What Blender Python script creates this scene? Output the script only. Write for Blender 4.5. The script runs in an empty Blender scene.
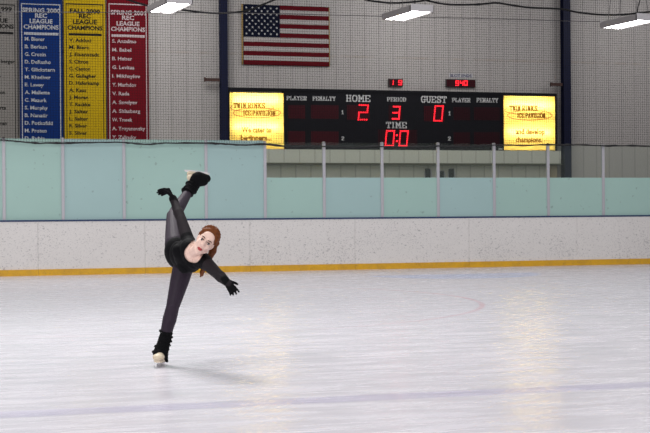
import bpy, bmesh, math, random
from mathutils import Vector, Matrix
random.seed(7)
D = bpy.data
SC = bpy.context.scene
COL = SC.collection
PI = math.pi

# ------------------------------------------------------------------ camera
F = 1264.0
CAM = Vector((0, 0, 1.22))
RHO, TH = math.radians(.414), math.radians(.152)
fw = Vector((0, math.cos(TH), -math.sin(TH)))
up0 = Vector((0, math.sin(TH), math.cos(TH)))
r0 = Vector((1, 0, 0))
cr = r0*math.cos(RHO) - up0*math.sin(RHO)
cu = up0*math.cos(RHO) + r0*math.sin(RHO)

def ray(px, py):
    return fw + cr*((px-325)/F) - cu*((py-216.5)/F)

def at(px, py, Y):
    """world point on the ray at world depth Y"""
    r = ray(px, py)
    return CAM + r*(Y/r.y)

cam = D.cameras.new('camera'); cam.sensor_width = 36; cam.lens = 70.0
cam.lens = F/650*36
camo = D.objects.new('camera', cam); COL.objects.link(camo)
m = Matrix((( cr.x, cu.x, -fw.x, CAM.x), (cr.y, cu.y, -fw.y, CAM.y), (cr.z, cu.z, -fw.z, CAM.z), (0,0,0,1)))
camo.matrix_world = m
cam.dof.use_dof = True; cam.dof.focus_distance = 10.1; cam.dof.aperture_fstop = 16
SC.camera = camo

# the rink frame: the end boards run along u, n points away from the camera
A = math.radians(14.93)
U = Vector((math.cos(A), math.sin(A), 0))
N = Vector((-math.sin(A), math.cos(A), 0))
C0 = 26.09                      # distance of the boards' front face
KW = 1.245                      # the building's end wall
WALL = C0*KW

def sz(px, py, c):
    """pixel -> (s, z) on the vertical plane n.p = c"""
    r = ray(px, py)
    t = (c - CAM.dot(N))/r.dot(N)
    p = CAM + r*t
    return p.dot(U), p.z

def frame(c):
    """object matrix of a plane-local frame: x along the boards, y away, z up"""
    return Matrix.Translation(N*c) @ Matrix.Rotation(A, 4, 'Z')

# ------------------------------------------------------------------ materials
MATS = {}
def nodes(name):
    mt = D.materials.new(name); mt.use_nodes = True
    nt = mt.node_tree; nt.nodes.clear()
    out = nt.nodes.new('ShaderNodeOutputMaterial')
    return mt, nt, out

def mat(name, col, rough=.5, metal=0, var=.12, scale=30, bump=0, spec=.5, emit=None, es=0, sheen=0):
    if name in MATS: return MATS[name]
    mt, nt, out = nodes(name)
    b = nt.nodes.new('ShaderNodeBsdfPrincipled')
    tc = nt.nodes.new('ShaderNodeTexCoord')
    nz = nt.nodes.new('ShaderNodeTexNoise'); nz.inputs['Scale'].default_value = scale; nz.inputs['Detail'].default_value = 4
    nt.links.new(tc.outputs['Object'], nz.inputs['Vector'])
    mx = nt.nodes.new('ShaderNodeMix'); mx.data_type = 'RGBA'
    mx.inputs[6].default_value = (*[c*(1-var) for c in col], 1)
    mx.inputs[7].default_value = (*[min(1, c*(1+var)) for c in col], 1)
    nt.links.new(nz.outputs['Fac'], mx.inputs[0])
    nt.links.new(mx.outputs[2], b.inputs['Base Color'])
    b.inputs['Roughness'].default_value = rough; b.inputs['Metallic'].default_value = metal
    b.inputs['Specular IOR Level'].default_value = spec
    if sheen:
        b.inputs['Sheen Weight'].default_value = sheen
    if bump:
        bp = nt.nodes.new('ShaderNodeBump'); bp.inputs['Strength'].default_value = bump; bp.inputs['Distance'].default_value = .01
        nt.links.new(nz.outputs['Fac'], bp.inputs['Height']); nt.links.new(bp.outputs[0], b.inputs['Normal'])
    if emit:
        b.inputs['Emission Color'].default_value = (*emit, 1); b.inputs['Emission Strength'].default_value = es
    nt.links.new(b.outputs[0], out.inputs[0])
    MATS[name] = mt
    return mt

def math_node(nt, op, a, b=None, c=None, clamp=False):
    n = nt.nodes.new('ShaderNodeMath'); n.operation = op; n.use_clamp = clamp
    for i, v in enumerate((a, b, c)):
        if v is None: continue
        if isinstance(v, (int, float)): n.inputs[i].default_value = v
        else: nt.links.new(v, n.inputs[i])
    return n.outputs[0]

def mixc(nt, fac, a, b):
    n = nt.nodes.new('ShaderNodeMix'); n.data_type = 'RGBA'
    for i, v in ((0, fac), (6, a), (7, b)):
        if isinstance(v, (int, float)): n.inputs[i].default_value = v
        elif isinstance(v, tuple): n.inputs[i].default_value = (*v, 1)
        else: nt.links.new(v, n.inputs[i])
    return n.outputs[2]

def noise(nt, vec, scale, detail=4, rough=.55):
    n = nt.nodes.new('ShaderNodeTexNoise')
    n.inputs['Scale'].default_value = scale; n.inputs['Detail'].default_value = detail; n.inputs['Roughness'].default_value = rough
    nt.links.new(vec, n.inputs['Vector'])
    return n.outputs['Fac']

def mapping(nt, vec, scale=(1,1,1), rot=(0,0,0), loc=(0,0,0)):
    n = nt.nodes.new('ShaderNodeMapping')
    n.inputs['Scale'].default_value = scale; n.inputs['Rotation'].default_value = rot; n.inputs['Location'].default_value = loc
    nt.links.new(vec, n.inputs['Vector'])
    return n.outputs[0]

def ramp(nt, v, lo, hi):
    n = nt.nodes.new('ShaderNodeMapRange'); n.clamp = True
    n.inputs[1].default_value = lo; n.inputs[2].default_value = hi
    nt.links.new(v, n.inputs[0])
    return n.outputs[0]

# ice: object frame has x along the end boards, y away from the camera
def ice_mat():
    mt, nt, out = nodes('rink_ice')
    tc = nt.nodes.new('ShaderNodeTexCoord').outputs['Object']
    sep = nt.nodes.new('ShaderNodeSeparateXYZ'); nt.links.new(tc, sep.inputs[0])
    x, y = sep.outputs[0], sep.outputs[1]
    big = noise(nt, tc, .35, 3)
    mid = noise(nt, mapping(nt, tc, (1, 1.6, 1), (0,0,.3)), 2.6, 6, .65)
    col = mixc(nt, big, (.615,.595,.645), (.695,.672,.72))
    col = mixc(nt, math_node(nt, 'MULTIPLY', ramp(nt, mid, .48, .72), .28), col, (.56,.55,.62))
    # skate scratches: thin curved streaks of two directions
    for rot, sc, amt in (((0,0,.25), (.35, 6, 1), .18), ((0,0,-.5), (.5, 9, 1), .22), ((0,0,1.2), (.6, 10, 1), .2)):
        s = noise(nt, mapping(nt, tc, sc, rot), 2.2, 5, .7)
        col = mixc(nt, math_node(nt, 'MULTIPLY', ramp(nt, s, .60, .68), amt), col, (.50,.50,.56))
    for rot, sc in (((0,0,.1), (.3, 7, 1)), ((0,0,-.9), (.4, 9, 1))):
        s = noise(nt, mapping(nt, tc, sc, rot, (5,3,0)), 3.0, 5, .7)
        col = mixc(nt, math_node(nt, 'MULTIPLY', ramp(nt, s, .60, .70), .18), col, (.86,.85,.88))
    worn = ramp(nt, noise(nt, tc, 1.3, 5, .7), .32, .6)
    # faded blue line
    d = math_node(nt, 'ABSOLUTE', math_node(nt, 'SUBTRACT', y, BLUE_T))
    ln = math_node(nt, 'MULTIPLY', math_node(nt, 'SUBTRACT', 1, ramp(nt, d, .10, .16)), math_node(nt, 'MULTIPLY_ADD', worn, .14, .30))
    col = mixc(nt, ln, col, (.40,.37,.56))
    # red face-off circle
    dx = math_node(nt, 'SUBTRACT', x, CIRC[0]); dy = math_node(nt, 'SUBTRACT', y, CIRC[1])
    rr = math_node(nt, 'SQRT', math_node(nt, 'ADD', math_node(nt, 'MULTIPLY', dx, dx), math_node(nt, 'MULTIPLY', dy, dy)))
    d = math_node(nt, 'ABSOLUTE', math_node(nt, 'SUBTRACT', rr, CIRC[2]))
    ln = math_node(nt, 'MULTIPLY', math_node(nt, 'SUBTRACT', 1, ramp(nt, d, .02, .05)),
                   math_node(nt, 'MULTIPLY', math_node(nt, 'MULTIPLY_ADD', worn, .5, .5), math_node(nt, 'MULTIPLY_ADD', ramp(nt, x, CIRC[0]+1.2, CIRC[0]+4.0), .32, .10)))
    col = mixc(nt, ln, col, (.62,.22,.26))
    # pale blue crease
    dx = math_node(nt, 'SUBTRACT', x, CREASE[0]); dy = math_node(nt, 'SUBTRACT', y, CREASE[1])
    rr = math_node(nt, 'SQRT', math_node(nt, 'ADD', math_node(nt, 'MULTIPLY', dx, dx), math_node(nt, 'MULTIPLY', dy, dy)))
    inside = math_node(nt, 'MULTIPLY', math_node(nt, 'SUBTRACT', 1, ramp(nt, rr, CREASE[2]-.1, CREASE[2]+.05)), math_node(nt, 'LESS_THAN', y, CREASE[1]))
    col = mixc(nt, math_node(nt, 'MULTIPLY', inside, .6), col, (.42,.52,.80))
    b = nt.nodes.new('ShaderNodeBsdfPrincipled')
    nt.links.new(col, b.inputs['Base Color'])
    b.inputs['IOR'].default_value = 1.31
    b.inputs['Specular IOR Level'].default_value = .34
    rg = ramp(nt, noise(nt, mapping(nt, tc, (.7, 4, 1), (0,0,.05)), 1.6, 5, .65), .38, .62)
    nt.links.new(math_node(nt, 'MULTIPLY_ADD', rg, .16, .17), b.inputs['Roughness'])
    bp = nt.nodes.new('ShaderNodeBump'); bp.inputs['Strength'].default_value = .18; bp.inputs['Distance'].default_value = .004
    h = math_node(nt, 'ADD', noise(nt, mapping(nt, tc, (.8, 4, 1), (0,0,.15)), 3.5, 6, .7), noise(nt, tc, 14, 3))
    nt.links.new(h, bp.inputs['Height']); nt.links.new(bp.outputs[0], b.inputs['Normal'])
    nt.links.new(b.outputs[0], out.inputs[0])
    return mt

def board_mat():
    """white plastic facing peppered with black puck marks"""
    mt, nt, out = nodes('white_board_plastic')
    tc = nt.nodes.new('ShaderNodeTexCoord').outputs['Object']
    geo = nt.nodes.new('ShaderNodeNewGeometry').outputs['Position']
    sep = nt.nodes.new('ShaderNodeSeparateXYZ'); nt.links.new(geo, sep.inputs[0])
    col = mixc(nt, noise(nt, geo, 1.1, 3), (.77,.74,.715), (.84,.81,.785))
    dens = math_node(nt, 'MULTIPLY', ramp(nt, math_node(nt, 'SUBTRACT', 1.15, sep.outputs[2]), .05, .75), ramp(nt, noise(nt, geo, .9, 2), .3, .62))
    for sc, lo, w in ((16, .665, .45), (30, .65, .5), (48, .64, .45)):
        s = noise(nt, mapping(nt, geo, (1, 1, 1.5), (0, .35, 0), (sc, 0, 0)), sc, 2, .5)
        thr = math_node(nt, 'ADD', s, math_node(nt, 'MULTIPLY', dens, .05))
        col = mixc(nt, math_node(nt, 'MULTIPLY', ramp(nt, thr, lo, lo+.05), w), col, (.22,.21,.22))
    b = nt.nodes.new('ShaderNodeBsdfPrincipled'); nt.links.new(col, b.inputs['Base Color']); b.inputs['Roughness'].default_value = .4
    nt.links.new(b.outputs[0], out.inputs[0])
    return mt

def kick_mat():
    mt, nt, out = nodes('yellow_kick_plastic')
    geo = nt.nodes.new('ShaderNodeNewGeometry').outputs['Position']
    col = mixc(nt, ramp(nt, noise(nt, geo, 5, 5, .7), .4, .75), (.80,.44,.015), (.60,.32,.03))
    col = mixc(nt, ramp(nt, noise(nt, geo, 40, 3, .6), .62, .75), col, (.28,.17,.05))
    b = nt.nodes.new('ShaderNodeBsdfPrincipled'); nt.links.new(col, b.inputs['Base Color']); b.inputs['Roughness'].default_value = .4
    nt.links.new(b.outputs[0], out.inputs[0])
    return mt

def wall_mat(name='ribbed_wall_cladding', c1=(.36,.335,.325), c2=(.43,.405,.39), rib=.4):
    """pale steel cladding with thin vertical seams and a stained girt line"""
    mt, nt, out = nodes(name)
    tc = nt.nodes.new('ShaderNodeTexCoord').outputs['Object']
    sep = nt.nodes.new('ShaderNodeSeparateXYZ'); nt.links.new(tc, sep.inputs[0])
    x, z = sep.outputs[0], sep.outputs[2]
    col = mixc(nt, noise(nt, mapping(nt, tc, (1, 1, .25)), .8, 4), c1, c2)
    fr = math_node(nt, 'FRACT', math_node(nt, 'DIVIDE', x, rib))
    d = math_node(nt, 'ABSOLUTE', math_node(nt, 'SUBTRACT', fr, .5))
    seam = math_node(nt, 'SUBTRACT', 1, ramp(nt, d, .02, .055))
    col = mixc(nt, math_node(nt, 'MULTIPLY', seam, .32), col, (.17,.16,.155))
    ge = math_node(nt, 'ABSOLUTE', math_node(nt, 'SUBTRACT', z, GIRT))
    gm = math_node(nt, 'MULTIPLY', math_node(nt, 'SUBTRACT', 1, ramp(nt, ge, .01, .05)), ramp(nt, noise(nt, mapping(nt, tc, (1,1,.1)), 3, 4), .35, .7))
    col = mixc(nt, math_node(nt, 'MULTIPLY', gm, .4), col, (.30,.22,.14))
    b = nt.nodes.new('ShaderNodeBsdfPrincipled'); nt.links.new(col, b.inputs['Base Color']); b.inputs['Roughness'].default_value = .55
    bp = nt.nodes.new('ShaderNodeBump'); bp.inputs['Strength'].default_value = .4; bp.inputs['Distance'].default_value = .02; bp.invert = True
    nt.links.new(seam, bp.inputs['Height']); nt.links.new(bp.outputs[0], b.inputs['Normal'])
    nt.links.new(b.outputs[0], out.inputs[0])
    return mt

def frost_mat(name, col):
    mt, nt, out = nodes(name)
    tc = nt.nodes.new('ShaderNodeNewGeometry').outputs['Position']
    c = mixc(nt, noise(nt, tc, .7, 3), tuple(v*.94 for v in col), tuple(min(1, v*1.05) for v in col))
    sp = ramp(nt, noise(nt, tc, 11, 2, .4), .70, .76)
    c = mixc(nt, math_node(nt, 'MULTIPLY', sp, .45), c, tuple(v*.45 for v in col))
    b = nt.nodes.new('ShaderNodeBsdfPrincipled'); nt.links.new(c, b.inputs['Base Color']); b.inputs['Roughness'].default_value = .35
    b.inputs['Specular IOR Level'].default_value = .3
    t = nt.nodes.new('ShaderNodeBsdfTranslucent'); nt.links.new(c, t.inputs['Color'])
    mx = nt.nodes.new('ShaderNodeMixShader'); mx.inputs[0].default_value = .12
    nt.links.new(b.outputs[0], mx.inputs[1]); nt.links.new(t.outputs[0], mx.inputs[2])
    nt.links.new(mx.outputs[0], out.inputs[0])
    return mt

def clear_mat():
    mt, nt, out = nodes('clear_glass')
    tr = nt.nodes.new('ShaderNodeBsdfTransparent'); tr.inputs[0].default_value = (.93,.955,.925,1)
    gl = nt.nodes.new('ShaderNodeBsdfGlossy'); gl.inputs[0].default_value = (.9,1,.95,1); gl.inputs['Roughness'].default_value = .05
    df = nt.nodes.new('ShaderNodeBsdfDiffuse'); df.inputs[0].default_value = (.5,.55,.52,1)
    fz = nt.nodes.new('ShaderNodeFresnel'); fz.inputs[0].default_value = 1.25
    m1 = nt.nodes.new('ShaderNodeMixShader'); m2 = nt.nodes.new('ShaderNodeMixShader')
    nt.links.new(fz.outputs[0], m1.inputs[0]); nt.links.new(tr.outputs[0], m1.inputs[1]); nt.links.new(gl.outputs[0], m1.inputs[2])
    m2.inputs[0].default_value = .035; nt.links.new(m1.outputs[0], m2.inputs[1]); nt.links.new(df.outputs[0], m2.inputs[2])
    nt.links.new(m2.outputs[0], out.inputs[0])
    return mt

def sign_mat():
    """thin backlit sign plastic: lets the tubes behind it shine through"""
    mt, nt, out = nodes('yellow_sign_plastic')
    tc = nt.nodes.new('ShaderNodeTexCoord').outputs['Object']
    c = mixc(nt, noise(nt, tc, 3, 2), (.96,.73,.19), (1,.79,.25))
    t = nt.nodes.new('ShaderNodeBsdfTranslucent'); nt.links.new(c, t.inputs[0])
    d = nt.nodes.new('ShaderNodeBsdfPrincipled'); nt.links.new(c, d.inputs['Base Color']); d.inputs['Roughness'].default_value = .4
    mx = nt.nodes.new('ShaderNodeMixShader'); mx.inputs[0].default_value = .25
    nt.links.new(t.outputs[0], mx.inputs[1]); nt.links.new(d.outputs[0], mx.inputs[2])
    nt.links.new(mx.outputs[0], out.inputs[0])
    return mt

def emis(name, col, s):
    if name in MATS: return MATS[name]
    mt, nt, out = nodes(name)
    e = nt.nodes.new('ShaderNodeEmission'); e.inputs[0].default_value = (*col, 1); e.inputs[1].default_value = s
    nt.links.new(e.outputs[0], out.inputs[0])
    MATS[name] = mt
    return mt

# ------------------------------------------------------------------ mesh helpers
def box(bm, x0, x1, y0, y1, z0, z1, mi=0):
    vs = [bm.verts.new((x, y, z)) for x in (x0, x1) for y in (y0, y1) for z in (z0, z1)]
    for idx in ((0,1,3,2), (4,6,7,5), (0,4,5,1), (2,3,7,6), (0,2,6,4), (1,5,7,3)):
        f = bm.faces.new([vs[i] for i in idx]); f.material_index = mi

def quadprism(bm, pts, y0, y1, mi=0):
    """extrude a polygon given as (x, z) from y0 to y1"""
    a = [bm.verts.new((p[0], y0, p[1])) for p in pts]
    b = [bm.verts.new((p[0], y1, p[1])) for p in pts]
    n = len(pts)
    fs = [bm.faces.new(a), bm.faces.new(b[::-1])]
    for i in range(n):
        fs.append(bm.faces.new((a[i], b[i], b[(i+1) % n], a[(i+1) % n])))
    for f in fs: f.material_index = mi

def tube(bm, pts, r, seg=8, mi=0, cap=True):
    pts = [Vector(p) for p in pts]
    rs = r if isinstance(r, (list, tuple)) else [r]*len(pts)
    rings = []
    ref = None
    for i, p in enumerate(pts):
        t = (pts[min(i+1, len(pts)-1)] - pts[max(i-1, 0)]).normalized()
        if ref is None:
            ref = Vector((0,0,1)) if abs(t.z) < .9 else Vector((1,0,0))
        a = t.cross(ref)
        if a.length < 1e-4: a = t.orthogonal()
        a.normalize(); b = t.cross(a).normalized(); ref = -b if False else ref
        rings.append([bm.verts.new(p + (a*math.cos(2*PI*k/seg) + b*math.sin(2*PI*k/seg))*rs[i]) for k in range(seg)])
    for i in range(len(rings)-1):
        for k in range(seg):
            f = bm.faces.new((rings[i][k], rings[i][(k+1) % seg], rings[i+1][(k+1) % seg], rings[i+1][k])); f.material_index = mi; f.smooth = True
    if cap:
        bm.faces.new(rings[0][::-1]).material_index = mi; bm.faces.new(rings[-1]).material_index = mi

def obj(name, bm, mats, parent=None, mw=None, smooth=False, bevel=0):
    me = D.meshes.new(name)
    bmesh.ops.recalc_face_normals(bm, faces=bm.faces[:])
    bm.to_mesh(me); bm.free()
    if not isinstance(mats, (list, tuple)): mats = [mats]
    for x in mats: me.materials.append(x)
    if smooth:
        for p in me.polygons: p.use_smooth = True
    o = D.objects.new(name, me); COL.objects.link(o)
    if parent is not None: o.parent = parent
    if mw is not None: o.matrix_local = mw
    if bevel:
        b = o.modifiers.new('bevel', 'BEVEL'); b.width = bevel; b.segments = 2; b.limit_method = 'ANGLE'
    return o

def tag(o, label, cat, group=None):
    o['label'] = label; o['category'] = cat
    if group: o['group'] = group
    return o

def thing(name, label, cat, mw, group=None):
    o = D.objects.new(name, None); COL.objects.link(o); o.matrix_world = mw; o.empty_display_size = .1
    return tag(o, label, cat, group)

def structure(o):
    o['kind'] = 'structure'; return o

# writing: built-in font turned into mesh, fitted into a rectangle of the local (x, z) plane
def put_text(bm, s, x0, x1, z0, z1, y=-.004, thick=.003, bold=.012, mi=0, keep=False, surf=None):
    cu_ = D.curves.new('t', 'FONT'); cu_.body = s; cu_.size = 1; cu_.offset = bold; cu_.resolution_u = 2
    o = D.objects.new('t', cu_); COL.objects.link(o)
    dg = bpy.context.evaluated_depsgraph_get(); dg.update()
    me = D.meshes.new_from_object(o.evaluated_get(dg))
    xs = [v.co.x for v in me.vertices]; ys = [v.co.y for v in me.vertices]
    ax, bx = min(xs), max(xs); ay, by = min(ys), max(ys)
    if keep:                       # ascender line .73, baseline 0: same letter size for mixed case
        ay, by = 0.0, .73
    sx = (x1-x0)/(bx-ax); szz = (z1-z0)/(by-ay)
    vm = [bm.verts.new((x0+(v.co.x-ax)*sx, y, z0+(v.co.y-ay)*szz)) for v in me.vertices]
    fs = []
    for p in me.polygons:
        try:
            f = bm.faces.new([vm[i] for i in p.vertices]); f.material_index = mi; fs.append(f)
        except ValueError: pass
    if surf:
        for v in vm: v.co.y = surf(v.co.x, v.co.z) - .006
    if thick:
        ex = bmesh.ops.extrude_face_region(bm, geom=fs)
        for g in ex['geom']:
            if isinstance(g, bmesh.types.BMVert): g.co.y -= thick
    D.objects.remove(o); D.curves.remove(cu_); D.meshes.remove(me)

# slab-serif capitals for the scoreboard, strokes in a unit box: (x0,z0,x1,z1)
SL = {
 'H': [(.2,0,.2,1), (.8,0,.8,1), (.2,.5,.8,.5), (.05,0,.35,0), (.05,1,.35,1), (.65,0,.95,0), (.65,1,.95,1)],
 'O': [(.35,0,.65,0), (.65,0,.88,.25), (.88,.25,.88,.75), (.88,.75,.65,1), (.65,1,.35,1), (.35,1,.12,.75), (.12,.75,.12,.25), (.12,.25,.35,0)],
 'M': [(.18,0,.18,1), (.82,0,.82,1), (.18,1,.5,.35), (.82,1,.5,.35), (.03,0,.33,0), (.67,0,.97,0), (.03,1,.22,1), (.78,1,.97,1)],
 'E': [(.2,0,.2,1), (.05,0,.9,0), (.05,1,.9,1), (.2,.5,.65,.5), (.9,0,.9,.25), (.9,.75,.9,1)],
 'G': [(.85,.8,.65,1), (.65,1,.35,1), (.35,1,.12,.75), (.12,.75,.12,.25), (.12,.25,.35,0), (.35,0,.65,0), (.65,0,.85,.2), (.85,.2,.85,.45), (.6,.45,.98,.45), (.88,.72,.88,1)],
 'U': [(.18,.25,.18,1), (.82,.25,.82,1), (.18,.25,.38,0), (.38,0,.62,0), (.62,0,.82,.25), (.03,1,.35,1), (.65,1,.97,1)],
 'S': [(.85,.78,.65,1), (.65,1,.35,1), (.35,1,.15,.78), (.15,.78,.3,.55), (.3,.55,.7,.45), (.7,.45,.87,.22), (.87,.22,.65,0), (.65,0,.35,0), (.35,0,.13,.22), (.13,0,.13,.25), (.87,.75,.87,1)],
 'T': [(.5,0,.5,1), (.08,1,.92,1), (.3,0,.7,0), (.08,.75,.08,1), (.92,.75,.92,1)],
 'P': [(.22,0,.22,1), (.05,1,.65,1), (.65,1,.88,.85), (.88,.85,.88,.62), (.88,.62,.65,.47), (.65,.47,.22,.47), (.05,0,.42,0)],
 'R': [(.22,0,.22,1), (.05,1,.65,1), (.65,1,.86,.85), (.86,.85,.86,.64), (.86,.64,.65,.5), (.65,.5,.22,.5), (.55,.5,.8,0), (.05,0,.4,0), (.7,0,.97,0)],
 'L': [(.25,0,.25,1), (.07,1,.45,1), (.07,0,.9,0), (.9,0,.9,.3)],
 'A': [(.15,0,.5,1), (.85,0,.5,1), (.28,.35,.72,.35), (.0,0,.33,0), (.67,0,1,0)],
 'Y': [(.5,0,.5,.45), (.5,.45,.15,1), (.5,.45,.85,1), (.0,1,.32,1), (.68,1,1,1), (.32,0,.68,0)],
 'N': [(.2,0,.2,1), (.8,0,.8,1), (.2,1,.8,0), (.05,0,.38,0), (.05,1,.22,1), (.62,1,.95,1)],
 'I': [(.5,0,.5,1), (.25,0,.75,0), (.25,1,.75,1)],
 'D': [(.2,0,.2,1), (.05,1,.6,1), (.6,1,.88,.75), (.88,.75,.88,.25), (.88,.25,.6,0), (.6,0,.05,0)],
 'W': [(.15,1,.3,0), (.3,0,.5,.8), (.5,.8,.7,0), (.7,0,.85,1), (.0,1,.3,1), (.7,1,1,1)],
 'K': [(.2,0,.2,1), (.2,.4,.8,1), (.4,.58,.82,0), (.05,0,.38,0), (.05,1,.38,1), (.65,1,.97,1), (.65,0,.97,0)],
 'V': [(.15,1,.5,0), (.85,1,.5,0), (.0,1,.32,1), (.68,1,1,1)],
 'C': [(.85,.78,.65,1), (.65,1,.35,1), (.35,1,.12,.75), (.12,.75,.12,.25), (.12,.25,.35,0), (.35,0,.65,0), (.65,0,.88,.22), (.88,.72,.88,1)],
 '1': [(.5,0,.5,1), (.25,0,.75,0), (.5,1,.3,.8)],
 '2': [(.15,.75,.35,1), (.35,1,.65,1), (.65,1,.85,.78), (.85,.78,.15,0), (.15,0,.88,0)],
}
WD = {'I': .6, 'M': 1.15, '1': .7}
def slab(bm, s, x0, x1, z0, z1, y=-.01, t=None, mi=0):
    tot = sum(WD.get(c, 1)*1.12 for c in s) - .12
    w = (x1-x0)/tot; h = z1-z0
    t = t or h*.17
    x = x0
    for c in s:
        cw = w*WD.get(c, 1)
        for (a, b, c2, d) in SL[c]:
            p = Vector((x+a*cw, z0+t/2+b*(h-t))); q = Vector((x+c2*cw, z0+t/2+d*(h-t)))
            v = q-p
            k = t*.62 if abs(v.y) < 1e-6 else t
            e = v.normalized()*t*.35; nn = Vector((-v.y, v.x)).normalized()*k/2
            p -= e; q += e
            quadprism(bm, [p+nn, p-nn, q-nn, q+nn], y, y-.006, mi)
        x += cw*1 + w*.12

# seven-segment figures made of round red lamps
SEG = {'0': 'abcdef', '1': 'bc', '2': 'abged', '3': 'abgcd', '4': 'fgbc', '9': 'abcdfg', '8': 'abcdefg', '5': 'afgcd'}
def digit(bm, ch, x0, x1, z0, z1, y, r, slant=.09, n=4):
    h = z1-z0
    P = {'a': ((0,1),(1,1)), 'b': ((1,1),(1,.5)), 'c': ((1,.5),(1,0)), 'd': ((0,0),(1,0)), 'e': ((0,.5),(0,0)), 'f': ((0,1),(0,.5)), 'g': ((0,.5),(1,.5))}
    done = set()
    for s in SEG[ch]:
        (a, b), (c, d) = P[s]
        for k in range(n+1):
            t = k/n
            gx, gz = a+(c-a)*t, b+(d-b)*t
            key = (round(gx, 2), round(gz, 2))
            if key in done: continue
            done.add(key)
            x = x0+r+gx*(x1-x0-2*r-slant*h) + gz*slant*h; z = z0+r+gz*(h-2*r)
            quadprism(bm, [(x+r*math.cos(PI/4*i+PI/8), z+r*math.sin(PI/4*i+PI/8)) for i in range(8)], y, y-.01)

# ------------------------------------------------------------------ setting
def ground_t(px, py):
    r = ray(px, py); t = -CAM.z/r.z; p = CAM + r*t
    return p.dot(U), p.dot(N)
BLUE_T = (ground_t(60, 408.5)[1] + ground_t(330, 400)[1] + ground_t(600, 390)[1])/3
cx_, cy_ = ground_t(489.5, 298.5)
CIRC = (cx_-4.62, cy_+.45, 4.35)
c1 = ground_t(458, 275)
CREASE = (c1[0], ground_t(458, 274.0)[1], 1.75)
GIRT = sz(290, 55, WALL)[1]

M_ice = ice_mat(); M_board = board_mat(); M_kick = kick_mat()
M_wall = wall_mat()
M_wall2 = wall_mat('lower_wall_cladding', (.47,.465,.41), (.53,.52,.46), .41)
M_clear = clear_mat(); M_sign = sign_mat()
M_navy = mat('navy_painted_steel', (.006,.008,.030), .5, spec=.15)
M_capblue = mat('dark_blue_rail', (.02,.045,.13), .4)
M_alu = mat('brushed_aluminium', (.53,.52,.56), .42, .2, .08)
M_black = mat('black_painted_metal', (.006,.006,.009), .6, spec=.15)
M_white = mat('white_paint', (.78,.78,.80), .5, var=.05)
M_cable = mat('black_rubber_cable', (.01,.01,.012), .6)
M_wire = mat('galvanised_wire', (.16,.15,.155), .5, .3)
M_rust = mat('rusty_brown_steel', (.055,.022,.016), .7)

S0, S1 = -12, 28
bm = bmesh.new(); box(bm, S0, S1, -C0-6, 0, -.15, 0)
# object frame origin is the boards' foot, texture uses absolute t: shift
me_ice = structure(obj('floor', bm, M_ice, mw=frame(C0)))
# put the texture origin at the camera's foot instead
for v in me_ice.data.vertices: v.co.y += C0
me_ice.matrix_world = frame(0)
bm = bmesh.new(); box(bm, S0-2, S1+2, .25, WALL-C0+.4, -.15, 0)
structure(obj('floor', bm, mat('grey_concrete', (.22,.22,.21), .8), mw=frame(C0)))
bm = bmesh.new(); box(bm, S0-6, S1+8, 0, .25, 0, 9.5)
structure(obj('wall_back', bm, M_wall, mw=frame(WALL)))

# ------------------------------------------------------------------ dasher boards
TOP = 1.125
ins = {}
jpx = [-70, 38, 145, 250, 355, 469, 577, 690]
js = [sz(x, 245, C0)[0] for x in jpx]
js = [js[0]-7.3, js[0]-4.88, js[0]-2.44] + js + [js[-1]+2.44, js[-1]+4.88]
blab = {
 2: 'white board panel at the left edge, left of the left-hand board seam',
 3: 'scuffed white board panel with yellow kick strip below the blue and yellow banners',
 4: 'scuffed white board panel with yellow kick strip partly behind the skater',
 5: 'white board panel just right of the skater, below the left-hand lit yellow sign',
 6: 'densely puck-marked white board panel below the word HOME and the running clock',
 7: 'puck-marked white board panel between two seams below the second penalty columns',
 8: 'white board panel with yellow kick strip starting below the right-hand lit yellow sign',
}
for i in range(len(js)-1):
    a, b = js[i], js[i+1]
    seen = 2 <= i <= 8
    if not (1 <= i <= 9): continue
    lb = {1: 'white board panel beyond the left edge, leftmost of the row', 9: 'white board panel beyond the right edge, rightmost of the row'}.get(i) or blab[i]
    t = thing('dasher_board', lb, 'board', frame(C0) @ Matrix.Translation((a, 0, 0)), 'white hockey boards at the end of the rink')
    w = b-a
    bm = bmesh.new(); g_ = .004 if i in (2, 3) else .002
    box(bm, (.004 if i == 3 else .002), w-(.004 if i == 2 else .002), 0, .09, .0, TOP-.035)
    obj('facing', bm, M_board, t)
    bm = bmesh.new(); box(bm, .002, w-.002, -.012, 0, 0, .125); box(bm, .002, w-.002, -.014, .0, .119, .127)
    obj('kick_plate', bm, M_kick, t)
    bm = bmesh.new(); box(bm, 0, w, -.012, .13, TOP-.035, TOP)
    obj('cap_rail', bm, M_capblue, t, bevel=.006)

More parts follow.
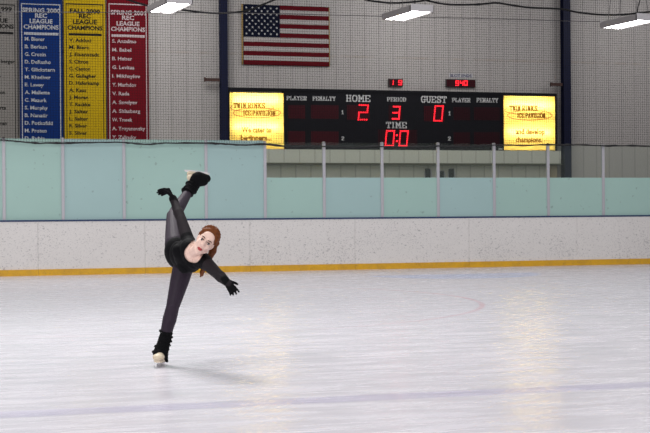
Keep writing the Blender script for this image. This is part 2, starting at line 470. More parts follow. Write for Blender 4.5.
# ------------------------------------------------------------------ glass above the boards
GT = 2.765
CG = C0+.05
mint, blue = (.46,.67,.61), (.46,.65,.64)
MF = {'m': frost_mat('mint_frosted_glass', mint), 'b': frost_mat('bluish_frosted_glass', blue)}
pp = [-57, 4, 63, 124, 206, 265, 324, 382, 438, 494, 548, 603, 657, 712]
ps = [sz(x, 190, CG)[0] for x in pp]
ps = [ps[0]-2.5, ps[0]-1.25] + ps + [ps[-1]+1.3]
pp = [-180, -118] + pp + [765]
glab = {
 -57: 'frosted mint glass panel cut by the left edge, under the grey banner',
 4: 'tall frosted mint glass panel under the blue banner',
 63: 'tall frosted pale blue glass panel under the yellow banner',
 124: 'widest frosted mint glass panel, behind the raised skate and under the red banner',
 206: 'tall frosted glass panel right of the raised skate, last one frosted to the top',
 265: 'glass panel below the left PLAYER and PENALTY columns, first with a clear upper half',
 324: 'half frosted pale blue glass panel below the word HOME',
 382: 'half frosted mint glass panel below the red time figures',
 438: 'half frosted pale blue glass panel with dark racks seen behind it',
 494: 'half frosted glass panel below the right-hand lit yellow sign',
 548: 'half frosted glass panel with the right navy column behind it',
 603: 'half frosted glass panel at the right edge beyond the last visible post',
}
plab = {
 4: 'aluminium glass post at the left edge between the grey and blue banners',
 63: 'aluminium glass post below the gap between the blue and yellow banners',
 124: 'aluminium glass post below the red banner',
 206: 'aluminium glass post just right of the raised skate',
 265: 'aluminium glass post where the fully frosted glass ends, beside the left lit sign',
 324: 'aluminium glass post below the left PENALTY column',
 382: 'aluminium glass post just left of the red time figures',
 438: 'aluminium glass post below the word GUEST',
 494: 'aluminium glass post just left of the right-hand lit sign',
 548: 'aluminium glass post in front of the right edge of the right-hand lit sign',
 603: 'aluminium glass post right of the right navy column',
}
tint = {4: 'm', 63: 'b', 124: 'm', 206: 'b', 265: 'm', 324: 'b', 382: 'm', 438: 'b', 494: 'm', 548: 'm', 603: 'm'}
for i in range(1, len(ps)-2):
    px = pp[i]; a, b = ps[i], ps[i+1]
    lb = glab.get(px) or ('frosted glass panel beyond the left edge, number %s leftwards' % {-118: 'two', -180: 'three'}.get(px) if px < 0 else 'half frosted glass panel beyond the right edge of the view')
    t = thing('shield_glass', lb, 'glass panel', frame(CG) @ Matrix.Translation(((a+b)/2, 0, TOP)), 'glass panels on the boards')
    w = b-a-.052
    full = px < 250
    top = GT-TOP - (0 if full else .04)
    fz = top if full else 1.98-TOP
    bm = bmesh.new(); box(bm, -w/2, w/2, -.006, .006, 0, fz)
    obj('frosted_pane', bm, MF[tint.get(px, 'm')], t)
    if not full:
        bm = bmesh.new(); box(bm, -w/2, w/2, -.006, .006, fz, top)
        obj('clear_pane', bm, M_clear, t)
for i in range(1, len(ps)-1):
    px = pp[i]; s = ps[i]
    lb = plab.get(px) or ('aluminium glass post beyond the %s edge of the view' % ('left' if px < 0 else 'right'))
    t = thing('glass_post', lb, 'post', frame(CG) @ Matrix.Translation((s, 0, TOP)), 'aluminium posts between the glass panels')
    h = GT-TOP - (0.0 if px < 250 else .035)
    bm = bmesh.new()
    box(bm, -.031, .031, -.03, -.008, 0, h); box(bm, -.012, .012, -.034, -.03, .02, h-.03)
    box(bm, -.031, .031, .008, .03, 0, h); box(bm, -.024, .024, -.008, .008, 0, h)
    obj('upright', bm, M_alu, t, bevel=.003)
    bm = bmesh.new(); bmesh.ops.create_uvsphere(bm, u_segments=10, v_segments=6, radius=.036, matrix=Matrix.Translation((0, 0, h)) @ Matrix.Scale(.7, 4, (0,0,1)))
    obj('cap', bm, mat('grey_plastic_cap', (.42,.40,.40), .5) if px not in (548, 4) else M_black, t, smooth=True)

# netting above the glass
CN = C0-.02
bm = bmesh.new()
pitch = .053; r = .0027
x = -10.0
Z0, Z1 = 2.70, 7.6
def strand(bm, p, q, r):
    p, q = Vector(p), Vector(q); t = (q-p).normalized()
    a = t.cross(Vector((0,1,0))).normalized(); b = Vector((0,1,0))
    vs = [[bm.verts.new(c + (a*math.cos(k*2*PI/3+PI/2*0) + b*math.sin(k*2*PI/3))*r) for k in range(3)] for c in (p, q)]
    for k in range(3):
        bm.faces.new((vs[0][k], vs[0][(k+1) % 3], vs[1][(k+1) % 3], vs[1][k]))
nx = int(36/pitch)
for i in range(nx): strand(bm, (x+i*pitch, 0, Z0), (x+i*pitch, 0, Z1), r)
for j in range(int((Z1-Z0)/pitch)+1): strand(bm, (x, .003, Z0+j*pitch), (x+36, .003, Z0+j*pitch), r)
net = obj('safety_netting', bm, mat('black_net_cord', (.010,.010,.011), .9, spec=.05), mw=frame(CN))
tag(net, 'black square-mesh safety netting hung above the glass in front of the end wall', 'netting')
# its sagging bottom rope
pts = []
rope_px = [(-60,140),(4,140.0),(20,141.8),(40,143.2),(63,143.0),(90,142.6),(124,142.4),(138,144),(150,144.4),(165,143.2),(206,143),(225,144.2),(240,145.2),(265,144),(290,147),(324,146.5),(352,147.5),(382,146.4),(410,147.2),(438,146.2),(465,147),(494,145),(520,145.4),(548,144.6),(563,145),(580,144.8),(603,146),(625,145.6),(650,146.4),(720,146)]
for px, py in rope_px:
    s, z = sz(px, py, CN-.01); pts.append((s, 0, z))
bm = bmesh.new()
fine = []
for i in range(len(pts)-1):
    a, b = Vector(pts[i]), Vector(pts[i+1])
    for k in range(4): fine.append(a.lerp(b, k/4) + Vector((0, random.uniform(-.004,.004), random.uniform(-.005,.005))))
fine.append(Vector(pts[-1]))
tube(bm, fine, [.014 + .016*random.random()**2 for _ in fine], 6)
o = obj('net_rope', bm, M_cable, mw=frame(CN-.03)); tag(o, 'black rope sagging from post to post along the bottom of the netting', 'rope')

# ------------------------------------------------------------------ low fascia and recess behind the glass
CF = WALL-.45
s0 = sz(150, 160, CF)[0]; s1 = sz(561, 160, CF)[0]
z1 = sz(400, 150, CF)[1]-.1; z0 = sz(400, 164.2, CF)[1]
t = thing('equipment_canopy', 'long low beige clad canopy running below the scoreboard', 'canopy', frame(CF) @ Matrix.Translation((s0, 0, 0)))
bm = bmesh.new(); box(bm, 0, s1-s0, 0, .45, z0+.03, z1+.1)
obj('fascia', bm, M_wall2, t)
bm = bmesh.new(); box(bm, -.02, s1-s0+.02, -.02, .45, z0-.01, z0+.03)
obj('edge_trim', bm, mat('dark_edge_trim', (.07,.07,.045), .6), t)
bm = bmesh.new(); box(bm, s1-s0-.2, s1-s0, .25, .45, 0, z0-.01); box(bm, 0, .2, .25, .45, 0, z0-.01)
obj('support', bm, mat('beige_support', (.36,.30,.20), .7), t)
bm = bmesh.new(); box(bm, .2, s1-s0-.2, .41, .44, .05, z0-.01); obj('recess_fill_panel', bm, wall_mat('recess_fill_pale', (.66,.65,.57), (.74,.73,.64), .41), t)  # added panel, its pale colour stands in for light in the shaded recess
bm = bmesh.new(); box(bm, s1-s0-.005, s1-s0+.05, -.03, .02, z0+.02, z0+.16)
obj('bracket', bm, M_black, t)
# lockers/chairs dimly behind the glass under the canopy
def stand(px, kind, lab):
    s, _ = sz(px, 172, WALL-.25)
    t = thing('equipment_rack', lab, 'rack', frame(WALL-.24) @ Matrix.Translation((s, 0, 0)), 'narrow racks standing under the canopy')
    lean = .12
    H = 2.42 if kind != 2 else 2.36
    bm = bmesh.new()
    for dx in (-.10, .10):
        tube(bm, [(dx, -.15, 0), (dx, .12, H-.45), (dx*.9, .14, H-.12), (dx*.4, .14, H)], .018, 8)
    for z in (.4, 1.1, H-.35): tube(bm, [(-.10, -.09, z), (.10, -.09, z)], .014, 6)
    obj('frame', bm, M_alu, t)
    bm = bmesh.new(); box(bm, -.095, .05, .09, .12, .7, H-.02)
    obj('rack_panel', bm, mat('dark_rack_panel', (.03,.035,.035), .6), t, bevel=.01)
CHAIRS = [(430, 0, 'narrow dark rack standing by the wall just left of the post below GUEST'),
          (443.6, 2, 'narrow dark rack standing by the wall just right of the post below GUEST'),
          (453.5, 0, 'narrow rack with pale uprights, rightmost of those under the canopy')]
for c in CHAIRS: stand(*c)

# ------------------------------------------------------------------ steel columns and their stub brackets
def column(px0, px1, stub, lab, slab_):
    c = WALL-.30
    a, b = sz(px0, 80, c)[0], sz(px1, 80, c)[0]
    t = thing('steel_column', lab, 'column', frame(c) @ Matrix.Translation(((a+b)/2, 0, 0)))
    w = (b-a)/2
    bm = bmesh.new(); box(bm, -w, w, 0, .018, 0, 9.3); box(bm, -w, w, .20, .218, 0, 9.3); box(bm, -.01, .01, .018, .20, 0, 9.3)
    obj('beam', bm, M_navy, t)
    bm = bmesh.new(); box(bm, -w-.06, w+.06, -.05, .29, 0, .025)
    obj('base_plate', bm, M_navy, t)
    sx0, zz = sz(stub[0], stub[2], c); sx1, _ = sz(stub[1], stub[2], c)
    mid = (a+b)/2
    bm = bmesh.new(); box(bm, sx0-mid, sx1-mid, .03, .10, zz-.035, zz+.045); box(bm, sx0-mid, sx0-mid+.03, .02, .11, zz-.05, zz+.06)
    o = obj('stub_bracket', bm, M_rust, t); o['label'] = slab_
column(220.8, 228, (204.5, 220, 79.5), 'dark navy steel column between the red banner and the flag', 'short rusty brown stub pointing left')
column(564.0, 571, (551.5, 563, 84.3), 'dark navy steel column right of the scoreboard', 'short rusty brown stub pointing left')

# ------------------------------------------------------------------ scoreboard
CB = WALL-.25
MF_ = frame(CB)
def X(px, py=110): return sz(px, py, CB)[0]
def Zp(px, py): return sz(px, py, CB)[1]
bx0, bx1 = X(228), X(556.5)
bz0, bz1 = Zp(390, 151.2), Zp(390, 91.2)
sb = thing('scoreboard', 'black hockey scoreboard with red lit figures between two glowing yellow signs', 'scoreboard', MF_ @ Matrix.Translation(((bx0+bx1)/2, 0, bz0)))
OX, OZ = (bx0+bx1)/2, bz0
def L(px, py): return X(px, py)-OX, Zp(px, py)-OZ
hh = bz1-bz0; hw = (bx1-bx0)/2
ax0, ax1 = L(284.2, 120)[0], L(503.2, 120)[0]
bm = bmesh.new(); box(bm, ax0, ax1, 0, .2, 0, hh)
obj('cabinet', bm, M_black, sb, bevel=.01)
bm = bmesh.new()
box(bm, -hw, hw, -.03, .2, hh-.045, hh+.02)                     # top rail over everything
box(bm, -hw, ax0, -.02, .2, -.02, .035); box(bm, ax1, hw, -.02, .2, -.02, .035)
box(bm, -hw, -hw+.04, -.02, .2, .0, hh); box(bm, hw-.05, hw, -.02, .2, 0, hh)
box(bm, ax0-.01, ax0+.03, -.02, .2, 0, hh); box(bm, ax1-.03, ax1+.01, -.02, .2, 0, hh)
for k in range(9):
    xx = -hw+.3+k*(2*hw-.6)/8; box(bm, xx-.02, xx+.02, -.035, -.03, hh-.03, hh)
obj('frame', bm, M_black, sb)
# dark red display windows
mwin = mat('dark_red_window', (.040,.003,.007), .4, spec=.15)
mwin2 = mat('fainter_red_window', (.022,.003,.006), .4, spec=.15)
for (x0, x1, y0, y1, m_) in ((288,305,105,118.5,mwin), (311,338.5,105,118.5,mwin), (288,305,131,145,mwin), (311,338.5,131,145,mwin),
                         (347,369.5,105,119.8,mwin), (424,444.5,106,121.2,mwin), (388.5,402,105.5,120.5,mwin2), (378,417,129.5,147,mwin2),
                         (453.5,470,107,120,mwin2), (474,499.5,107,120,mwin2), (453.5,470,132,146,mwin2), (474,499.5,132,146,mwin2)):
    a, za = L(x0, y0); b, _ = L(x1, y0); _, zb = L(x0, y1)
    bm = bmesh.new(); box(bm, a, b, -.006, 0, zb, za)
    obj('display_window', bm, m_, sb)
# captions
caps = [('PLAYER', 286.5,306.5,95.7,100.2), ('PENALTY', 312.5,335.5,96,100.6), ('HOME', 346,370.3,94.6,101.8), ('PERIOD', 387,405.8,97,101.4),
        ('GUEST', 421,446.4,95.6,102.8), ('PLAYER', 452,470.3,97.8,102.2), ('PENALTY', 476.5,498,97.8,102.4), ('TIME', 386,406.5,121.6,128.3),
        ('1', 341,344,110.2,114.4), ('2', 341,344.5,136.4,140.4), ('1', 448,451,111.2,115.4), ('2', 447.5,451,136.6,140.6)]
mcap = mat('white_caption', (.62,.62,.62), .5, var=.05)
for s, x0, x1, y0, y1 in caps:
    a, zt = L(x0, y0); b, _ = L(x1, y0); _, zb = L(x0, y1)
    bm = bmesh.new(); slab(bm, s, a, b, zb, zt, y=-.001)
    o = obj('caption', bm, mcap, sb)
    o['label'] = 'white caption ' + s
bm = bmesh.new(); a, zt = L(498.5, 148.3); b, zb = L(502.3, 149.6); box(bm, a, b, -.012, 0, zb, zt)
obj('maker_plate', bm, mat('grey_plate', (.35,.35,.35), .5), sb)
mled = emis('red_lamp_light', (1, .018, .03), 2.6)
for ch, x0, x1, y0, y1 in (('2', 357.3,368.6,104.2,120.4), ('3', 391.6,400.6,105.8,119.6), ('0', 433,443.6,105.2,121.4), ('0', 384.4,395,130,146.4), ('0', 398.2,408.6,130.2,146.6)):
    a, zt = L(x0, y0); b, _ = L(x1, y0); _, zb = L(x0, y1)
    bm = bmesh.new(); digit(bm, ch, a, b, zb, zt, -.007, .0215, n=4)
    o = obj('figure', bm, mled, sb)
    o['label'] = 'red lit figure ' + ch
bm = bmesh.new()
for py in (135.2, 141.2):
    x, z = L(396.7, py)
    quadprism(bm, [(x+.026*math.cos(PI/4*i), z+.026*math.sin(PI/4*i)) for i in range(8)], -.007, -.017)
obj('colon', bm, mled, sb)

# lit signs (their own cabinets hung at both ends of the board)
mtube = emis('sign_tube_light', (1, .93, .74), 20)
mink = mat('brown_sign_ink', (.36,.15,.015), .6, spec=.1); mred = mat('red_sign_ink', (.70,.20,.05), .6)
mhouse = mat('white_cabinet_lining', (.85,.83,.75), .6, var=.03)
def lit_sign(x0, x1, y0, y1, lines, lab, tubes):
    xa, xb = X(x0, 120), X(x1, 120); zb, zt = Zp((x0+x1)/2, y1), Zp((x0+x1)/2, y0)
    ox = (xa+xb)/2; oz = zb
    t = thing('lit_sign', lab, 'sign', MF_ @ Matrix.Translation((ox, 0, oz)))
    w = (xb-xa)/2; h = zt-zb
    bm = bmesh.new()
    box(bm, -w, w, .17, .19, 0, h); box(bm, -w, -w+.01, .0, .17, 0, h); box(bm, w-.01, w, .0, .17, 0, h)
    box(bm, -w+.01, w-.01, .0, .17, 0, .01); box(bm, -w+.01, w-.01, 0, .17, h-.01, h)
    obj('housing', bm, mhouse, t)
    bm = bmesh.new(); 
    a = [bm.verts.new(p) for p in ((-w+.001, -.003, .001), (w-.001, -.003, .001), (w-.001, -.003, h-.001), (-w+.001, -.003, h-.001))]
    bm.faces.new(a)
    obj('face_panel', bm, M_sign, t)
    for f_ in tubes:
        bm = bmesh.new(); zz = h*(1-f_); tube(bm, [(-w+.12, .085, zz), (w-.12, .085, zz)], .022, 8)
        obj('tube', bm, mtube, t)
    def R(px, py): return sz(px, py, CB)[0]-ox, sz(px, py, CB)[1]-oz
    for s, a0, a1, b0, b1, mi in lines:
        p, zt_ = R(a0, b0); q, _ = R(a1, b0); _, zb_ = R(a0, b1)
        bm = bmesh.new()
        if s.isupper():
            wa, wb = s.split(' '); r_ = len(wa)/(len(s)+.0); g_ = (q-p)*.6/len(s)
            mid_ = p+(q-p)*r_
            slab(bm, wa, p, mid_-g_*.2, zb_, zt_, y=-.006, t=(zt_-zb_)*.19); slab(bm, wb, mid_+g_*.8, q, zb_, zt_, y=-.006, t=(zt_-zb_)*.19)
        else:
            put_text(bm, s, p, q, zb_, zt_, y=-.006, thick=.004, bold=.035, mi=mi, keep=True)
        obj('lettering', bm, mink, t)
    # oval rings around the name
    bm = bmesh.new()
    cxp, cyp = (x0+x1)/2+.5, lines[1][3]*.5+lines[1][4]*.5
    rx_, rz_ = (x1-x0)*.43, 4.9
    for (ccx, ccy, rx, rz, a0, a1) in ((cxp, cyp, rx_, rz_, 0, 360), (cxp-5, cyp-5.2, rx_*.9, 4.2, 155, 255), (cxp-5, cyp-5.2, rx_*.9, 4.2, -75, 20)):
        pr = None
        for k in range(41):
            an = math.radians(a0+(a1-a0)*k/40)
            c = R(ccx+rx*math.cos(an), ccy-rz*math.sin(an)*1.0)
            nn = Vector((math.cos(an)/rx, math.sin(an)/rz)).normalized()*.010
            cur = (Vector(c)+nn, Vector(c)-nn)
            if pr: 
                f = bm.faces.new([bm.verts.new((v.x, -.0045, v.y)) for v in (pr[0], cur[0], cur[1], pr[1])])
            pr = cur
    obj('oval', bm, mred, t)
lit_sign(228.8, 284.0, 92.6, 149.0,
    [('TWIN RINKS', 233.5, 265, 102.4, 108.2, 0), ('ICE PAVILION', 243, 275, 110.2, 115.6, 0), ('We cater to', 241.5, 271.5, 126.8, 132.2, 0), ('beginners...', 240.5, 271.5, 134.6, 140.0, 0)],
    'glowing yellow sign left of the scoreboard reading We cater to beginners', (.13, .60))
lit_sign(503.4, 555.2, 96.0, 150.4,
    [('TWIN RINKS', 509.5, 537, 105.2, 110.8, 0), ('ICE PAVILION', 517, 545, 112.6, 118, 0), ('and develop', 515.5, 544.5, 128.6, 134, 0), ('champions.', 515.5, 542, 136.6, 142, 0)],
    'glowing yellow sign right of the scoreboard reading and develop champions', (.17, .66))

# small clocks on the wall above
def small_clock(x0, x1, y0, y1, figs, lab, caption=None):
    c = WALL-.08
    xa, _ = sz(x0, y0, c); xb, _ = sz(x1, y0, c); _, zt = sz(x0, y0, c); _, zb = sz(x0, y1, c)
    ox = (xa+xb)/2
    t = thing('digital_clock', lab, 'clock', frame(c) @ Matrix.Translation((ox, 0, zb)))
    bm = bmesh.new(); box(bm, xa-ox, xb-ox, 0, .079, 0, zt-zb); obj('case', bm, mat('dark_brown_case', (.016,.006,.006), .4), t, bevel=.008)
    bm = bmesh.new(); box(bm, xa-ox+.02, xb-ox-.02, -.003, 0, .02, zt-zb-.02); obj('window', bm, mwin, t)
    for ch, a0, a1 in figs:
        p, za = sz(a0, y0+1.5, c); q, _ = sz(a1, y0+1.5, c); _, zc = sz(a0, y1-1.3, c)
        bm = bmesh.new(); digit(bm, ch, p-ox, q-ox, zc-zb, za-zb, -.004, .012, n=4, slant=.05)
        obj('figure', bm, mled, t)
    if caption:
        s, a0, a1, b0, b1 = caption
        p, zt_ = sz(a0, b0, WALL); q, _ = sz(a1, b0, WALL); _, zb_ = sz(a0, b1, WALL)
        e = (q-p)/(len(s))
        bm = bmesh.new(); box(bm, p-ox-.03, q-ox+.03, .072, .079, zb_-zb-.02, zt_-zb+.02); o = obj('caption_plate', bm, mat('pale_caption_plate', (.45,.44,.46), .5), t)
        bm = bmesh.new(); put_text(bm, s, p-ox, q-ox, zb_-zb, zt_-zb, y=.071, thick=.003, bold=.02)
        obj('lettering', bm, mat('navy_lettering', (.03,.03,.10), .6), o)
small_clock(388.6, 403, 78.6, 86.4, [('1', 389.8, 393.6), ('9', 398, 402)], 'small red digital clock above the word PERIOD')
small_clock(446.2, 475.6, 79, 87, [('9', 455.2, 459), ('4', 459.8, 463.4), ('0', 463.9, 467.6)], 'wider red digital clock under a SLOT ENDS caption', ('SLOT ENDS', 450, 471.5, 74, 76.8))

# ------------------------------------------------------------------ flag
c = WALL-.05
fx0, fx1 = sz(243.4, 35, c)[0], sz(328.8, 35, c)[0]
fz1, fz0 = sz(286, 5.6, c)[1], sz(286, 65.6, c)[1]
fw_, fh_ = fx1-fx0, fz1-fz0
t = thing('american_flag', 'American flag with gold edging hung flat on the wall above the left lit sign', 'flag', frame(c) @ Matrix.Translation((fx0, 0, fz0)))
bm = bmesh.new()
nxs, nzs = 52, 39
def wav(x, z): return .012*math.sin(x*7+z*1.5)*(.4+.6*(1-z/fh_)) - .006
grid = [[bm.verts.new((fw_*i/nxs, wav(fw_*i/nxs, fh_*j/nzs), fh_*j/nzs)) for i in range(nxs+1)] for j in range(nzs+1)]
for j in range(nzs):
    for i in range(nxs):
        f = bm.faces.new((grid[j][i], grid[j][i+1], grid[j+1][i+1], grid[j+1][i]))
        stripe = j//3
        f.material_index = 2 if (i < 22 and j >= 18) else (0 if stripe % 2 == 0 else 1)
        f.smooth = True
cw, ch_ = fw_*22/52, fh_*7/13
for row in range(9):
    n = 6 if row % 2 == 0 else 5
    for k in range(n):
        xx = cw*(k*2+1+(0 if n == 6 else 1))/12; zz = fh_-ch_*(row+1)/10
        vs = []
        for q in range(10):
            rr = .034 if q % 2 == 0 else .014
            an = PI/2+q*PI/5
            vs.append(bm.verts.new((xx+rr*math.cos(an), wav(xx, zz)-.004, zz+rr*math.sin(an))))
        cc = bm.verts.new((xx, wav(xx, zz)-.004, zz))
        for q in range(10):
            f = bm.faces.new((vs[q], vs[(q+1) % 10], cc)); f.material_index = 3
o = obj('cloth', bm, [mat('flag_red', (.105,.003,.008), .8, spec=.1), mat('flag_white', (.40,.37,.355), .8, spec=.1), mat('flag_navy', (.003,.005,.018), .8, spec=.1), mat('flag_star', (.55,.55,.55), .8, spec=.1)], t)
sm = o.modifiers.new('cloth', 'SOLIDIFY'); sm.thickness = .003
bm = bmesh.new()
for a, b in ((-.05, -.012), (fw_, fw_+.02)):
    tube(bm, [((a+b)/2, wav(0 if a < 0 else fw_, fh_*k/8)-.002, fh_*k/8) for k in range(9)], (b-a)/2, 6)
obj('fringe', bm, mat('gold_fringe', (.34,.22,.06), .7), t)

# ------------------------------------------------------------------ banners
def banner(x0, x1, col, ink, edge, title, names, lab, ny0, dy, fit, blank=()):
    """x0,x1: image columns of the cloth edges; names: list of (text, width px)"""
    c = WALL-.14
    a, b = sz(x0, 70, c)[0], sz(x1, 70, c)[0]
    zt = sz((x0+x1)/2, -4, c)[1]; zb = sz((x0+x1)/2, 150, c)[1]
    t = thing('championship_banner', lab, 'banner', frame(c) @ Matrix.Translation((a, 0, zb)), 'championship banners on the end wall')
    w, h = b-a, zt-zb
    ph = random.random()*6
    bm = bmesh.new(); n = 20
    def wv(x, z): return .010*math.sin(x/w*7+ph+z*.35) + .004*math.sin(x*23+ph) 
    rows = 24
    g = [[bm.verts.new((w*i/n, wv(w*i/n, h*j/rows), h*j/rows)) for i in range(n+1)] for j in range(rows+1)]
    for j in range(rows):
        for i in range(n):
            bm.faces.new((g[j][i], g[j][i+1], g[j+1][i+1], g[j+1][i])).smooth = True
    o = obj('cloth', bm, col, t); s_ = o.modifiers.new('t', 'SOLIDIFY'); s_.thickness = .004
    bm = bmesh.new(); tube(bm, [(.0, .0, h), (w, 0, h)], .014, 8); obj('rod', bm, M_alu, t)
    # border line and the rule under the title
    def P(px, py): s, z = sz(px, py, c); return s-a, z-zb
    bm = bmesh.new()
    def strip(xa, xb, za, zc, k=12):
        if abs(xb-xa) > abs(zc-za):
            for q in range(k):
                u0, u1 = xa+(xb-xa)*q/k, xa+(xb-xa)*(q+1)/k
                bm.faces.new([bm.verts.new((u, wv(u, (za+zc)/2)-.006, v)) for u, v in ((u0, za), (u1, za), (u1, zc), (u0, zc))])
        else:
            for q in range(k):
                v0, v1 = za+(zc-za)*q/k, za+(zc-za)*(q+1)/k
                bm.faces.new([bm.verts.new((u, wv((xa+xb)/2, v)-.006, v)) for u, v in ((xa, v0), (xb, v0), (xb, v1), (xa, v1))])
    mg = w*.045; lw = .020
    tz = P((x0+x1)/2, 4.2)[1]
    strip(mg, w-mg, tz-lw, tz+lw*.3)
    strip(mg, mg+lw, .05, tz); strip(w-mg-lw, w-mg, .05, tz)
    ry = title[-1][1]+7.2
    z_ = P((x0+x1)/2, ry)[1]
    strip(w*.11, w*.91, z_-.03, z_+.03)
    obj('border', bm, edge, t)
    cxp = (x0+x1)/2
    for s, y, wd in title:
        (p, zc) = P(cxp-wd/2, y); (q, _) = P(cxp+wd/2, y)
        hz = 4.6/39.5/2
        bm = bmesh.new()
        put_text(bm, s, p, q, zc-hz, zc+hz, thick=.003, bold=.032, surf=wv)
        obj('title_line', bm, ink, t)
    k = 0
    for it in names:
        s, wd = it[:2]
        y = ny0+dy*k; k += 1
        left = x0+(x1-x0)*.12
        if len(it) == 4: left, y = it[2], it[3]
        (p, zc) = P(left, y); (q, _) = P(left+wd, y)
        hz = 3.6/39.5/2
        bm = bmesh.new()
        put_text(bm, s, p, q, zc-hz, zc+hz, thick=.003, bold=.024, keep=True, surf=wv)
        obj('name_line', bm, ink, t)

mblue = mat('royal_blue_banner', (.003,.024,.135), .75, spec=.1); myel = mat('yellow_banner', (.47,.31,.006), .75, spec=.1)
mredb = mat('crimson_banner', (.135,.003,.009), .75, spec=.1); mgrey = mat('grey_white_banner', (.22,.205,.19), .75, spec=.1)
mwhite = mat('banner_white_ink', (.45,.46,.48), .7, spec=.1); mblk = mat('banner_black_ink', (.012,.012,.012), .7, spec=.1)
mpink = mat('banner_pale_ink', (.50,.42,.43), .7, spec=.1)
banner(-25, 17.4, mgrey, mblk, mblk, [('FALL 1999', 8.4, 31), ('REC', 14.2, 10.5), ('LEAGUE', 20, 23), ('CHAMPIONS', 25.6, 35)],
       [('berger', 14, .8, 61.2), ('r', 2, -1, 76.8), ('on', 5, 0, 92.2), ('rts', 6, 0, 107.6), ('nan', 7, 0, 123.0)],
       'grey white championship banner with black lettering cut by the left edge', 38.5, 7.6, 'l')
banner(19.6, 62.6, mblue, mwhite, mwhite, [('SPRING 2000', 9.8, 38), ('REC', 15.5, 12), ('LEAGUE', 21, 23), ('CHAMPIONS', 26.6, 35)],
       [('M. Biever', 20), ('B. Berkun', 22), ('G. Cronin', 21), ('D. DeRusho', 26), ('T. Glickstern', 30), ('M. Khadiver', 26), ('E. Lavey', 19), ('A. Mallette', 25), ('C. Mazurk', 22), ('S. Murphy', 23), ('B. Nanatir', 23), ('D. Potkofski', 28), ('M. Proteo', 22), ('D. Rubin', 20)],
       'royal blue SPRING 2000 championship banner with white names', 38.6, 7.65, 'l')
banner(64.2, 105.6, myel, mblk, mblk, [('FALL 2000', 10.8, 30), ('REC', 16, 12), ('LEAGUE', 21.6, 24), ('CHAMPIONS', 27.4, 35)],
       [('V. Adduci', 22), ('M. Bierc', 20), ('J. Eisenstadt', 30), ('S. Citron', 19), ('C. Canton', 21), ('G. Gallagher', 27), ('D. Haferkamp', 30), ('A. Kass', 17), ('J. Moran', 19), ('T. Rackke', 21), ('J. Salter', 19), ('L. Salter', 19), ('R. Silver', 18), ('S. Silver', 18)],
       'yellow FALL 2000 championship banner with black names', 39.8, 7.15, 'l')
banner(107.2, 148.8, mredb, mpink, mpink, [('SPRING 2001', 12.2, 35), ('REC', 17.6, 12), ('LEAGUE', 23.4, 23), ('CHAMPIONS', 28.8, 34)],
       [('S. Anzelmo', 24), ('M. Babel', 19), ('B. Heiser', 20), ('G. Levitas', 22), ('I. Mikhaylov', 28), ('Y. Murhdov', 24), ('V. Rada', 17), ('A. Savelyev', 25), ('A. Shlasberg', 28), ('W. Trosek', 20), ('A. Troyanovsky', 33), ('Y. Zalinsky', 24)],
       'crimson SPRING 2001 championship banner with white names', 40.8, 8.75, 'l')

# ------------------------------------------------------------------ hanging lamps, cables
mtube2 = emis('lamp_tube_light', (1, .98, .97), 14)
mhous = mat('grey_lamp_housing', (.33,.31,.31), .45, .2); mhous_w = mat('white_lamp_end', (.62,.60,.61), .5)
def hanging_lamp(near, Yd, lab, proto=None):
    """near: pixel of the lower near corner; local x = long side, y = short side"""
    p = at(near[0], near[1], Yd)
    ang = A + math.radians(115-15)          # long side runs away to the left
    mw = Matrix.Translation(p) @ Matrix.Rotation(ang, 4, 'Z')
    t = thing('hanging_lamp', lab, 'lamp', mw, 'fluorescent lamps hanging in front of the end wall')
    if proto:
        for ch in proto.children:
            c2 = ch.copy(); COL.objects.link(c2); c2.parent = t
        return t
    Lg, Wd, H = 1.22, .52, .16
    # local: near corner at origin; long +x, short -y
    bm = bmesh.new()
    prof = [(0, 0), (0.02, .03), (0.02, .12), (-.08, H), (-Wd+.08, H), (-Wd-.02, .12), (-Wd-.02, .03), (-Wd, 0), (-Wd+.02, 0), (-Wd+.05, .06), (-Wd/2-.03, .075), (-Wd/2-.012, .01), (-Wd/2+.012, .01), (-Wd/2+.03, .075), (-.05, .06), (-.02, 0)]
    va = [bm.verts.new((.0, y, z)) for y, z in prof]; vb = [bm.verts.new((Lg, y, z)) for y, z in prof]
    for i in range(len(prof)):
        j = (i+1) % len(prof); bm.faces.new((va[i], va[j], vb[j], vb[i]))
    obj('reflector_housing', bm, mhous, t)
    bm = bmesh.new(); box(bm, -.03, 0.0, -Wd, 0, 0.012, H); box(bm, Lg, Lg+.03, -Wd, 0, 0.012, H)
    obj('end_plate', bm, mhous_w, t, bevel=.01)
    for y in (-.075, -.135, -.195, -Wd+.195, -Wd+.135, -Wd+.075):
        bm = bmesh.new(); tube(bm, [(.02, y, .028), (Lg-.02, y, .028)], .019, 10)
        obj('tube', bm, mtube2, t)
    for x in (.12, Lg-.12):
        for y in (-.1, -Wd+.1):
            bm = bmesh.new(); tube(bm, [(x, y, H), (x*.7+.3*Lg/2, y*.5-.5*Wd/2, H+1.1)], .007, 5)
            obj('suspension_wire', bm, M_wire, t)
    bm = bmesh.new(); tube(bm, [(.3, -.26, H), (.26, -.25, H+.18), (.1, -.25, H+.5), (.05, -.25, H+1.1)], .013, 6)
    obj('power_lead', bm, M_cable, t)
    return t
LY = 25.3
def dl(px): return LY/ (1 - .1214*(px-325)/650)
lamp = hanging_lamp((410.5, 11.5), dl(411), 'white fluorescent lamp hanging above the middle of the scoreboard')
hanging_lamp((166.5, 3.3), dl(170), 'white fluorescent lamp hanging beside the red banner', lamp)
hanging_lamp((636.5, 20.5), dl(635), 'white fluorescent lamp hanging at the right edge beyond the navy column', lamp)

